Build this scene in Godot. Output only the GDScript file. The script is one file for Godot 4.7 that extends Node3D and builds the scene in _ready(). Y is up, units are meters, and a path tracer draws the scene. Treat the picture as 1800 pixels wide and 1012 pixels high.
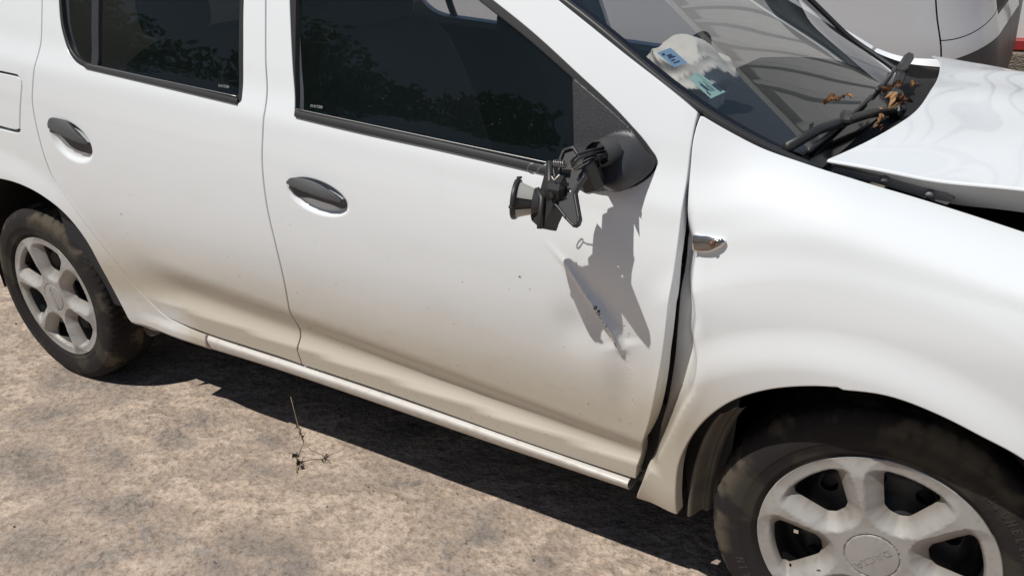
extends Node3D
# A damaged white hatchback parked on worn concrete, seen over its right front wing.
# x runs forward along the car, y up, z out of the car's right side; the front axle is at x = 0, the right wheel faces at z = 0.

const MID := -0.83          # the car's centre plane
const SUN := Vector3(-0.30, 1.0, 0.48)

var M := {}
var car: Node3D
var rng := RandomNumberGenerator.new()
var noise := FastNoiseLite.new()
var noise_fine := FastNoiseLite.new()

# ---------------------------------------------------------------- small helpers
func ss(a: float, b: float, x: float) -> float:
	var t := clampf((x - a) / (b - a), 0.0, 1.0)
	return t * t * (3.0 - 2.0 * t)

func tag(o: Node3D, label: String, category: String, group := "") -> Node3D:
	o.set_meta("label", label)
	o.set_meta("category", category)
	if group != "":
		o.set_meta("group", group)
	return o

func structure(o: Node3D) -> Node3D:
	o.set_meta("kind", "structure")
	return o

func thing(called: String, label: String, category: String, at := Vector3.ZERO, group := "") -> Node3D:
	var o := Node3D.new()
	o.name = called
	o.position = at
	add_child(o, true)
	return tag(o, label, category, group)

func obj(called: String, mesh: Mesh, material: Material, parent: Node = self) -> MeshInstance3D:
	var o := MeshInstance3D.new()
	o.name = called
	o.mesh = mesh
	o.material_override = material
	parent.add_child(o, true)
	return o

func lin(r: float, g: float, b: float) -> Color:
	return Color(r, g, b).linear_to_srgb()

func mat(color: Color, rough: float, metal := 0.0) -> StandardMaterial3D:
	var m := StandardMaterial3D.new()
	m.albedo_color = color
	m.roughness = rough
	m.metallic = metal
	return m

# a natural smooth curve through knots (three point slopes)
class Knots:
	var xs: PackedFloat64Array
	var ys: PackedFloat64Array
	var ms: PackedFloat64Array
	func _init(x: Array, y: Array) -> void:
		xs = PackedFloat64Array(x)
		ys = PackedFloat64Array(y)
		var n := xs.size()
		ms.resize(n)
		for i in range(1, n - 1):
			var h0 := xs[i] - xs[i - 1]
			var h1 := xs[i + 1] - xs[i]
			ms[i] = ((ys[i] - ys[i - 1]) / h0 * h1 + (ys[i + 1] - ys[i]) / h1 * h0) / (h0 + h1)
		ms[0] = (ys[1] - ys[0]) / (xs[1] - xs[0])
		ms[n - 1] = (ys[n - 1] - ys[n - 2]) / (xs[n - 1] - xs[n - 2])
	func at(x: float) -> float:
		var n := xs.size()
		if x <= xs[0]:
			return ys[0] + ms[0] * (x - xs[0])
		if x >= xs[n - 1]:
			return ys[n - 1] + ms[n - 1] * (x - xs[n - 1])
		var i := 0
		while xs[i + 1] < x:
			i += 1
		var h := xs[i + 1] - xs[i]
		var t := (x - xs[i]) / h
		var t2 := t * t
		var t3 := t2 * t
		return (2 * t3 - 3 * t2 + 1) * ys[i] + (t3 - 2 * t2 + t) * h * ms[i] + (3 * t2 - 2 * t3) * ys[i + 1] + (t3 - t2) * h * ms[i + 1]

# ---------------------------------------------------------------- the body's side as a surface over (x, v)
var door_z := Knots.new([.20, .28, .315, .36, .42, .52, .60, .70, .80, .88, .94, .985, 1.01, 1.03, 1.10, 1.25, 1.40, 1.50],
	[-.03, .006, .013, .016, .020, .027, .031, .036, .036, .029, .019, .009, -.002, -.011, -.034, -.088, -.152, -.205])
var wing_z := Knots.new([.20, .28, .36, .52, .70, .80, .88, .94, 1.0, 1.06, 1.12, 1.2],
	[.0, .01, .016, .027, .036, .036, .030, .018, -.018, -.068, -.13, -.21])
var wing_y := Knots.new([.20, .80, .88, .94, 1.0, 1.06, 1.12, 1.2], [.20, .80, .878, .932, .974, .995, 1.003, 1.006])
var crease := PackedVector2Array([Vector2(-.678, .871), Vector2(-.607, .793), Vector2(-.570, .737), Vector2(-.540, .700), Vector2(-.516, .667), Vector2(-.499, .627)])

# the line along which the wing's rear edge is folded in
var buckle := Knots.new([.320, .390, .470, .537, .589, .639, .693, .732, .821, .852, .901, .935, .981, 1.026, 1.068, 1.137], [-.454, -.420, -.387, -.361, -.339, -.333, -.342, -.340, -.352, -.353, -.352, -.360, -.370, -.381, -.386, -.393])

func dent(x: float, v: float) -> float:
	if x < -.85 or x > -.36 or v < .3 or v > .95:
		return 0.0
	var p := Vector2(x, v)
	var best := 1e9
	var along := 0.0
	var side := 1.0
	for i in crease.size() - 1:
		var q := Geometry2D.get_closest_point_to_segment(p, crease[i], crease[i + 1])
		var d := p.distance_to(q)
		if d < best:
			best = d
			along = (i + q.distance_to(crease[i]) / crease[i].distance_to(crease[i + 1])) / (crease.size() - 1)
			side = signf((crease[i + 1] - crease[i]).cross(p - q))
	var strength := ss(0.0, .55, along) * (1.0 - .6 * ss(.9, 1.0, along))
	var z := .0075 * strength * exp(-pow(best / .008, 2))
	if side > 0:
		z -= .009 * strength * (1.0 - exp(-pow(best / .012, 2))) * exp(-pow(best / .05, 2))
	else:
		z -= .008 * strength * (1.0 - exp(-pow(best / .010, 2))) * exp(-pow(best / .035, 2))
	z -= .008 * exp(-pow((x + .60) / .045, 2) - pow((v - .655) / .05, 2))
	z -= .007 * exp(-pow((x + .485) / .035, 2) - pow((v - .56) / .09, 2))
	z += .003 * exp(-pow((x + .535) / .03, 2) - pow((v - .60) / .06, 2))
	return z

func side_point(x: float, v: float, wing: bool) -> Vector3:
	var w := ss(-.42, -.10, x)
	var y := 0.0
	var z := 0.0
	if w < 1.0:
		y = v + ss(.72, .97, v) * -.08 * (x + 1.13)
		z = door_z.at(v)
	if w > 0.0:
		var yf := wing_y.at(v) - .22 * (x + .17) * ss(.75, 1.02, v)
		y = lerpf(y, yf, w)
		z = lerpf(z, wing_z.at(v), w)
	z -= .06 * pow(maxf(0.0, -2.3 - x), 2) + .10 * pow(maxf(0.0, x - .1), 2)
	var yl := .366 - .043 * (x + .78)
	var yt := .457 - .10 * (x + .78)
	var depth := .024 * ss(-2.13, -1.80, x) * (1.0 - .35 * ss(-1.0, -.45, x)) * (1.0 - ss(-.46, -.40, x))
	var s := (y - yl) / (yt - yl)
	if s > 0.0 and s < 1.0:
		z -= depth * pow(sin(PI * pow(s, .62)), 2)
	if x > -.46:
		var r := Vector2(x + .075, y - .28).length()
		z += ss(-.46, -.36, x) * (.014 * (1.0 - ss(.41, .49, r)) + .012 * (1.0 - ss(.57, .64, r))) * (1.0 - ss(.75, .95, v))
	if x < -2.0:
		var r := Vector2(x + 2.60, y - .29).length()
		z += .012 * (1.0 - ss(.43, .53, r)) * (1.0 - ss(-2.2, -2.0, x))
	if wing:
		if x < -.28:
			var c := buckle.at(v)
			z -= .055 * ss(.29, .38, v) * (1.0 - ss(.86, 1.09, v)) * (1.0 - ss(c - .032, c + .003, x))
			z += .0015 * exp(-pow((x - c - .012) / .014, 2)) * ss(.40, .5, v) * (1.0 - ss(.8, 1.0, v))
	else:
		z += dent(x, v)
	return Vector3(x, y, z)

func pocket(x: float, v: float) -> float:
	var d := 0.0
	for c in [Vector2(-1.262, .834), Vector2(-2.195, .838)]:
		var q := Vector2((x - c.x) / .098, (v - c.y + .06 * (x - c.x)) / .040)
		d = maxf(d, 1.0 - ss(.72, 1.0, q.length()))
	return .012 * d

func body(p: Vector2) -> Vector3:
	var q := side_point(p.x, p.y, false)
	if p.y > .75 and p.y < .92:
		q.z -= pocket(p.x, p.y)
	return q

func quarter_at(p: Vector2) -> Vector3:
	var q := plain_side(p)
	q.z += .012 * ss(.365, .33, p.y) * ss(-2.14, -1.92, p.x) - .012 * ss(.315, .295, p.y)
	return q

func wing_at(p: Vector2) -> Vector3:
	return side_point(p.x, p.y, true)

func far(p: Vector2) -> Vector3:
	var q := side_point(p.x, p.y, true) if p.x > -.35 else plain_side(p)
	var drop := .05 * (-(2 * MID - q.z) - .08) + .065 * ss(-.12, -.42, p.x) * ss(-1.15, -.70, p.x)
	return Vector3(q.x, q.y - drop, 2 * MID - q.z)

func plain_side(p: Vector2) -> Vector3:
	var q := side_point(p.x, p.y, false)
	q.z -= dent(p.x, p.y)
	return q

# ---------------------------------------------------------------- sheet panels: outline (and holes) cut from a surface, with a rolled edge
func curve(list: Array) -> PackedVector2Array:          # flat x, y list -> points smoothed through
	var p := PackedVector2Array()
	for i in range(0, list.size(), 2):
		p.append(Vector2(list[i], list[i + 1]))
	var out := PackedVector2Array()
	for i in p.size() - 1:
		var a := p[maxi(i - 1, 0)]
		var b := p[i]
		var c := p[i + 1]
		var d := p[mini(i + 2, p.size() - 1)]
		var n := clampi(int(b.distance_to(c) / .012), 1, 40)
		for k in n:
			out.append(b.cubic_interpolate_in_time(c, a, d, float(k) / n, b.distance_to(c), -a.distance_to(b), b.distance_to(c) + c.distance_to(d)) if a != b and c != d else b.cubic_interpolate(c, a, d, float(k) / n))
	out.append(p[p.size() - 1])
	return out

func back(p: PackedVector2Array) -> PackedVector2Array:
	var q := p.duplicate()
	q.reverse()
	return q

func closed(parts: Array) -> PackedVector2Array:
	var out := PackedVector2Array()
	for part in parts:
		for p in part:
			if out.is_empty() or out[out.size() - 1].distance_to(p) > 1e-4:
				out.append(p)
	if out[0].distance_to(out[out.size() - 1]) < 1e-4:
		out.remove_at(out.size() - 1)
	if Geometry2D.is_polygon_clockwise(out):
		out.reverse()
	return out

func grow(p: PackedVector2Array, by: float) -> PackedVector2Array:
	var best := PackedVector2Array()
	for q in Geometry2D.offset_polygon(p, by, Geometry2D.JOIN_ROUND):
		if q.size() > best.size():
			best = q
	if Geometry2D.is_polygon_clockwise(best):
		best.reverse()
	return best

func resample(p: PackedVector2Array, step: float) -> PackedVector2Array:
	var out := PackedVector2Array()
	for i in p.size():
		var a := p[i]
		var b := p[(i + 1) % p.size()]
		var n := maxi(1, int(ceil(a.distance_to(b) / step)))
		for k in n:
			out.append(a.lerp(b, float(k) / n))
	return out

class Sheet:
	var v := PackedVector3Array()
	var n := PackedVector3Array()
	var c := PackedColorArray()
	var i := PackedInt32Array()
	func add(p: Vector3, q: Vector3, col: Color) -> int:
		v.append(p)
		n.append(q)
		c.append(col)
		return v.size() - 1
	func tri(a: int, b: int, d: int) -> void:
		var g := (v[b] - v[a]).cross(v[d] - v[a])
		if g.dot(n[a] + n[b] + n[d]) > 0:
			i.append_array([a, d, b])
		else:
			i.append_array([a, b, d])
	func quad(a: int, b: int, d: int, e: int) -> void:
		tri(a, b, d)
		tri(a, d, e)
	func mesh() -> ArrayMesh:
		var arrays := []
		arrays.resize(Mesh.ARRAY_MAX)
		arrays[Mesh.ARRAY_VERTEX] = v
		arrays[Mesh.ARRAY_NORMAL] = n
		arrays[Mesh.ARRAY_COLOR] = c
		arrays[Mesh.ARRAY_INDEX] = i
		var m := ArrayMesh.new()
		m.add_surface_from_arrays(Mesh.PRIMITIVE_TRIANGLES, arrays)
		return m

func normal_of(f: Callable, p: Vector2, turn: float) -> Vector3:
	var e := .0015
	var du: Vector3 = f.call(p + Vector2(e, 0)) - f.call(p - Vector2(e, 0))
	var dv: Vector3 = f.call(p + Vector2(0, e)) - f.call(p - Vector2(0, e))
	return du.cross(dv).normalized() * turn

func white(_p: Vector3) -> Color:
	return Color.WHITE

# f: (u, v) -> point. turn -1 for the far side. sink: how far below f the sheet lies. edge: radius of its rolled edge, then skirt deep.
func panel(outline: PackedVector2Array, holes: Array, cell: float, f: Callable, edge := .003, skirt := .015, tint = null, turn := 1.0, sink := 0.0, fine := []) -> ArrayMesh:
	var paint: Callable = tint if tint != null else white
	var st := Sheet.new()
	var outer := outline
	var cut := []
	if edge > 0.0:
		outer = grow(outline, -edge)
		for h in holes:
			cut.append(grow(h, edge))
	else:
		cut = holes
	var box := Rect2(outer[0], Vector2.ZERO)
	for p in outer:
		box = box.expand(p)
	var nx := int(ceil(box.size.x / cell))
	var ny := int(ceil(box.size.y / cell))
	var state := {}
	for loop in [outer] + cut:
		for p in resample(loop, cell * .2):
			state[Vector2i(((p - box.position) / cell).floor())] = true
	var made := {}
	var vert := func(p: Vector2) -> int:
		var nrm := normal_of(f, p, turn)
		var at: Vector3 = f.call(p)
		at -= nrm * sink
		return st.add(at, nrm, paint.call(at))
	var grid := func(i: int, j: int) -> int:
		var k := Vector2i(i, j)
		if not made.has(k):
			made[k] = vert.call(box.position + Vector2(i, j) * cell)
		return made[k]
	for i in nx + 1:
		for j in ny + 1:
			var at := box.position + Vector2(i, j) * cell
			if state.has(Vector2i(i, j)):
				var square := PackedVector2Array([at, at + Vector2(cell, 0), at + Vector2(cell, cell), at + Vector2(0, cell)])
				var bits := Geometry2D.intersect_polygons(square, outer)
				for h in cut:
					var next := []
					for b in bits:
						next.append_array(Geometry2D.clip_polygons(b, h))
					bits.assign(next)
				for b in bits:
					if Geometry2D.is_polygon_clockwise(b) or b.size() < 3:
						continue
					var t := Geometry2D.triangulate_polygon(b)
					var ids := []
					for p in b:
						ids.append(vert.call(p))
					for k in range(0, t.size(), 3):
						st.tri(ids[t[k]], ids[t[k + 1]], ids[t[k + 2]])
			else:
				var mid := at + Vector2(cell, cell) * .5
				var inside := Geometry2D.is_point_in_polygon(mid, outer)
				for h in cut:
					if inside and Geometry2D.is_point_in_polygon(mid, h):
						inside = false
				var parts := 1
				for r: Array in fine:
					if inside and r[0].has_point(mid):
						parts = r[1]
				if inside and parts > 1:
					var ids := []
					for jj in parts + 1:
						for ii in parts + 1:
							ids.append(vert.call(at + Vector2(ii, jj) * cell / parts))
					for jj in parts:
						for ii in parts:
							var q := jj * (parts + 1) + ii
							st.quad(ids[q], ids[q + 1], ids[q + parts + 2], ids[q + parts + 1])
				elif inside:
					st.quad(grid.call(i, j), grid.call(i + 1, j), grid.call(i + 1, j + 1), grid.call(i, j + 1))
	if edge > 0.0:
		var k0 := 0
		for loop in [outer] + cut:
			roll_edge(st, resample(loop, cell), f, edge, skirt, paint, turn, sink, 1.0 if k0 == 0 else -1.0)
			k0 += 1
	return st.mesh()

func roll_edge(st: Sheet, loop: PackedVector2Array, f: Callable, r: float, skirt: float, paint: Callable, turn: float, sink: float, way: float) -> void:
	var count := loop.size()
	var rows := []
	for i in count:
		var p := loop[i]
		var nrm := normal_of(f, p, turn)
		var a: Vector3 = f.call(loop[(i + count - 1) % count])
		var b: Vector3 = f.call(loop[(i + 1) % count])
		var at: Vector3 = f.call(p)
		at -= nrm * sink
		var out := (b - a).cross(nrm).normalized() * turn * way
		var ids := []
		for k in 4:
			var g := k * PI / 6.0
			var q := at + out * r * sin(g) - nrm * r * (1.0 - cos(g))
			ids.append(st.add(q, (nrm * cos(g) + out * sin(g)).normalized(), paint.call(q)))
		var low := at + out * r - nrm * (r + skirt)
		ids.append(st.add(at + out * r - nrm * r, out, paint.call(at)))
		ids.append(st.add(low, out, paint.call(low)))
		rows.append(ids)
	for i in count:
		var a: Array = rows[i]
		var b: Array = rows[(i + 1) % count]
		for k in [0, 1, 2, 4]:
			st.quad(a[k], b[k], b[k + 1], a[k + 1])

# a grid sheet over u, v in 0..1
func sheet(nu: int, nv: int, f: Callable, turn := 1.0, tint = null) -> ArrayMesh:
	var paint: Callable = tint if tint != null else white
	var st := Sheet.new()
	for j in nv + 1:
		for i in nu + 1:
			var p := Vector2(float(i) / nu, float(j) / nv)
			var q := Vector2(clampf(p.x, .002, .998), clampf(p.y, .002, .998))
			var at: Vector3 = f.call(p)
			st.add(at, normal_of(f, q, turn), paint.call(at))
	for j in nv:
		for i in nu:
			var a := j * (nu + 1) + i
			st.quad(a, a + 1, a + nu + 2, a + nu + 1)
	return st.mesh()

# ---------------------------------------------------------------- tubes, boxes, lathes
func tube(st: SurfaceTool, pts: Array, r0: float, r1 := -1.0, sides := 6) -> void:
	var last := r0 if r1 < 0 else r1
	var n := pts.size()
	var rings := []
	for i in n:
		var dir: Vector3 = (pts[mini(i + 1, n - 1)] - pts[maxi(i - 1, 0)]).normalized()
		var a := dir.cross(Vector3(.31, .87, .39)).normalized()
		var b := dir.cross(a)
		var r := lerpf(r0, last, float(i) / maxf(1, n - 1))
		var ring := []
		for k in sides:
			var g := TAU * k / sides
			ring.append(pts[i] + (a * cos(g) + b * sin(g)) * r)
		rings.append(ring)
	for i in n - 1:
		for k in sides:
			var k1 := (k + 1) % sides
			for q in [rings[i][k], rings[i + 1][k], rings[i + 1][k1], rings[i][k], rings[i + 1][k1], rings[i][k1]]:
				st.add_vertex(q)
	for e in [0, n - 1]:
		for k in range(1, sides - 1):
			var t := [rings[e][0], rings[e][k], rings[e][k + 1]]
			if e == n - 1:
				t = [t[0], t[2], t[1]]
			for q in t:
				st.add_vertex(q)

func begin(smooth := true) -> SurfaceTool:
	var st := SurfaceTool.new()
	st.begin(Mesh.PRIMITIVE_TRIANGLES)
	st.set_smooth_group(0 if smooth else -1)
	return st

func done(st: SurfaceTool) -> ArrayMesh:
	st.generate_normals()
	return st.commit()

func tubes(lines: Array, r: float, r1 := -1.0, sides := 6) -> ArrayMesh:
	var st := begin()
	for l in lines:
		tube(st, l, r, r1, sides)
	return done(st)

func bevel_box(size: Vector3, b := .01) -> ArrayMesh:
	var st := begin(false)
	var h := size / 2
	b = minf(b, minf(h.x, minf(h.y, h.z)) * .9)
	var corner := func(s: Vector3, axis: int) -> Vector3:
		var p := Vector3(s.x * (h.x - b), s.y * (h.y - b), s.z * (h.z - b))
		p[axis] += s[axis] * b
		return p
	var faces := []
	for axis in 3:
		var u := (axis + 1) % 3
		var w := (axis + 2) % 3
		for s in [-1.0, 1.0]:
			var q := []
			for c in [[-1, -1], [1, -1], [1, 1], [-1, 1]]:
				var sv := Vector3.ZERO
				sv[axis] = s
				sv[u] = c[0]
				sv[w] = c[1]
				q.append(corner.call(sv, axis))
			faces.append(q)
	for a in 3:
		var bx := (a + 1) % 3
		var c := (a + 2) % 3
		for s in [-1.0, 1.0]:
			for t in [-1.0, 1.0]:
				var e0 := Vector3.ZERO
				e0[a] = -1.0
				e0[bx] = s
				e0[c] = t
				var e1 := e0
				e1[a] = 1.0
				faces.append([corner.call(e0, bx), corner.call(e1, bx), corner.call(e1, c), corner.call(e0, c)])
	for x in [-1.0, 1.0]:
		for y in [-1.0, 1.0]:
			for z in [-1.0, 1.0]:
				var s := Vector3(x, y, z)
				faces.append([corner.call(s, 0), corner.call(s, 1), corner.call(s, 2)])
	for q in faces:
		var mid := Vector3.ZERO
		for p in q:
			mid += p / q.size()
		var order: Array = q
		if (q[1] - q[0]).cross(q[2] - q[0]).dot(mid) > 0:
			order = q.duplicate()
			order.reverse()
		for k in range(1, order.size() - 1):
			for p in [order[0], order[k], order[k + 1]]:
				st.add_vertex(p)
	return done(st)

# extrude a 2D outline (lying in the plane of ex, ey at o) along ez by depth, with a small bevel
func slab(outline: PackedVector2Array, holes: Array, o: Vector3, ex: Vector3, ey: Vector3, ez: Vector3, depth: float, edge := .0015, cell := .02) -> ArrayMesh:
	var front := func(p: Vector2) -> Vector3:
		return o + ex * p.x + ey * p.y + ez * depth
	var m := panel(outline, holes, cell, front, edge, depth - edge * 2)
	var rear := func(p: Vector2) -> Vector3:
		return o + ex * p.x + ey * p.y
	var m2 := panel(outline, holes, cell, rear, edge, .0, null, -1.0)
	var st := SurfaceTool.new()
	st.append_from(m, 0, Transform3D())
	st.append_from(m2, 0, Transform3D())
	return st.commit()

# profile of (radius, z) turned about the z axis
func lathe(profile: PackedVector2Array, sides: int, tint = null, dented = null) -> ArrayMesh:
	var st := Sheet.new()
	var paint: Callable = tint if tint != null else white
	var n := profile.size()
	for i in n:
		var t := (profile[mini(i + 1, n - 1)] - profile[maxi(i - 1, 0)]).normalized()
		for k in sides + 1:
			var g := TAU * k / sides
			var r := profile[i].x
			if dented != null:
				r -= dented.call(g, profile[i])
			var at := Vector3(r * cos(g), r * sin(g), profile[i].y)
			st.add(at, Vector3(-t.y * cos(g), -t.y * sin(g), t.x) * -1.0, paint.call(at))
	for i in n - 1:
		for k in sides:
			var a := i * (sides + 1) + k
			st.quad(a, a + 1, a + sides + 2, a + sides + 1)
	return st.mesh()

func poly(list: Array) -> PackedVector2Array:
	var p := PackedVector2Array()
	for i in range(0, list.size(), 2):
		p.append(Vector2(list[i], list[i + 1]))
	if Geometry2D.is_polygon_clockwise(p):
		p.reverse()
	return p

func lettering(text: String, height: float, depth: float, spacing := 0.0) -> TextMesh:
	var t := TextMesh.new()
	var font := SystemFont.new()
	font.font_names = PackedStringArray(["Droid Sans"])
	font.font_weight = 700
	t.font = font
	t.text = text
	t.font_size = 64
	t.pixel_size = height / 46.0
	t.depth = depth
	t.curve_step = 2.0
	return t

# ---------------------------------------------------------------- colours
func dirt(p: Vector3) -> Color:
	var clean := Color(.815, .845, .865)
	var mud := Color(.40, .33, .215)
	var n := noise.get_noise_3d(p.x * 3.0, p.y * 9.0, p.z * 3.0)
	var f := noise_fine.get_noise_3d(p.x * 20.0, p.y * 60.0, p.z * 20.0)
	var w := .76 * ss(.74, .42, p.y + n * .04) + .08 * ss(.95, .6, p.y) * (.5 + n)
	w += .16 * ss(.62, .34, p.y) * ss(.10, .55, f)
	w += .10 * ss(.375, .35, p.y)
	if p.x > -.5 and p.z > -.5:
		var r := Vector2(p.x + .075, p.y - .28).length()
		w -= .20 * ss(-.2, .15, p.x) * ss(.45, .62, p.y)
		w += .06 * ss(.47, .40, r) * ss(-.05, -.3, p.x)
	w *= lerpf(1.0, .40, ss(-1.78, -1.95, p.x) * ss(.46, .36, p.y))
	return clean.lerp(mud, clampf(w, 0.0, .75))

func dirt_sill(p: Vector3) -> Color:
	var n := noise.get_noise_3d(p.x * 5.0, p.y * 20.0, p.z * 8.0)
	var f := noise_fine.get_noise_3d(p.x * 30.0, p.y * 60.0, p.z * 30.0)
	return Color(.74, .73, .71).lerp(Color(.38, .31, .215), clampf(.24 + .30 * ss(.325, .285, p.y) + .10 * n + .22 * ss(.1, .6, f), 0.0, .7))

func rubber(p: Vector3) -> Color:
	var n := noise.get_noise_3d(p.x * 7.0, p.y * 7.0, p.z * 9.0)
	var f := noise_fine.get_noise_3d(p.x * 40.0, p.y * 40.0, p.z * 40.0)
	var r := Vector2(p.x, p.y).length()
	var w := .05 + .12 * ss(.0, .35, n + .25 * f) + .30 * ss(.262, .288, r) * ss(.0, .45, n + .3 * f)
	return Color(.020, .020, .020).lerp(Color(.20, .165, .12), clampf(w, 0.0, .9))

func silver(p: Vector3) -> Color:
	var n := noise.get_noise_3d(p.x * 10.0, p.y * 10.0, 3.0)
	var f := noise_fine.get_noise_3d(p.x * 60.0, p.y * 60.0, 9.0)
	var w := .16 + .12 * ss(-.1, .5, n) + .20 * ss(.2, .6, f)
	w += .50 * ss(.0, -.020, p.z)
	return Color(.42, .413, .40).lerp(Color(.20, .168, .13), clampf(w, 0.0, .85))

func build_materials() -> void:
	var m := mat(Color.WHITE, .5)
	m.vertex_color_use_as_albedo = true
	m.clearcoat_enabled = true
	m.metallic_specular = .35
	m.clearcoat = .7
	m.clearcoat_roughness = .03
	M.paint = m
	m = m.duplicate()
	m.clearcoat = .25
	m.clearcoat_roughness = .2
	M.paint_dusty = m
	M.inner_paint = mat(lin(.10, .10, .105), .6)
	M.dark = mat(lin(.012, .012, .013), .7)
	M.cabin = mat(lin(.022, .022, .024), .85)
	M.cabin_grey = mat(lin(.06, .06, .065), .8)
	M.headliner = mat(lin(.35, .35, .33), .9)
	M.rubber_trim = mat(lin(.03, .03, .031), .45)
	M.gloss_black = mat(lin(.008, .008, .009), .12)
	M.plastic = textured(lin(.050, .050, .054), lin(.034, .034, .037), .42, 60.0, .15)
	M.handle = textured(lin(.105, .105, .11), lin(.07, .07, .075), .62, 90.0, .2)
	M.chrome = mat(lin(.75, .74, .72), .12, 1.0)
	M.lamp_chrome = mat(lin(.80, .79, .78), .14, 1.0)
	M.lamp_inside = mat(lin(.26, .22, .19), .12, .7)
	M.steel = mat(lin(.35, .34, .33), .38, .9)
	M.bright_plastic = mat(lin(.42, .41, .38), .4)
	m = mat(Color.WHITE, .9)
	m.vertex_color_use_as_albedo = true
	m.metallic_specular = .3
	M.tyre = m
	m = mat(Color.WHITE, .52, .15)
	m.vertex_color_use_as_albedo = true
	M.cover = m
	M.wheel_black = mat(lin(.012, .012, .013), .5)
	m = mat(Color(lin(.02, .035, .032), .18), .0)
	m.transparency = BaseMaterial3D.TRANSPARENCY_ALPHA
	M.side_glass = m
	m = mat(Color(lin(.022, .045, .036), .20), .0)
	m.transparency = BaseMaterial3D.TRANSPARENCY_ALPHA
	M.screen_glass = m
	M.amber_glass = mat(lin(.55, .50, .46), .1, .55)

func textured(a: Color, b: Color, rough: float, scale: float, bump := .0) -> StandardMaterial3D:
	var m := mat(Color.WHITE, rough)
	var t := NoiseTexture2D.new()
	t.width = 256
	t.height = 256
	t.seamless = true
	var n := FastNoiseLite.new()
	n.seed = 5
	n.frequency = .06
	n.fractal_octaves = 4
	t.noise = n
	var g := Gradient.new()
	g.set_color(0, b)
	g.set_color(1, a)
	t.color_ramp = g
	m.albedo_texture = t
	m.uv1_triplanar = true
	m.uv1_scale = Vector3.ONE * scale * .1
	if bump > 0.0:
		var nt := NoiseTexture2D.new()
		nt.width = 256
		nt.height = 256
		nt.seamless = true
		nt.as_normal_map = true
		nt.bump_strength = 6.0
		var n2 := FastNoiseLite.new()
		n2.seed = 8
		n2.frequency = .2
		nt.noise = n2
		m.normal_enabled = true
		m.normal_texture = nt
		m.normal_scale = bump
	return m

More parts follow.
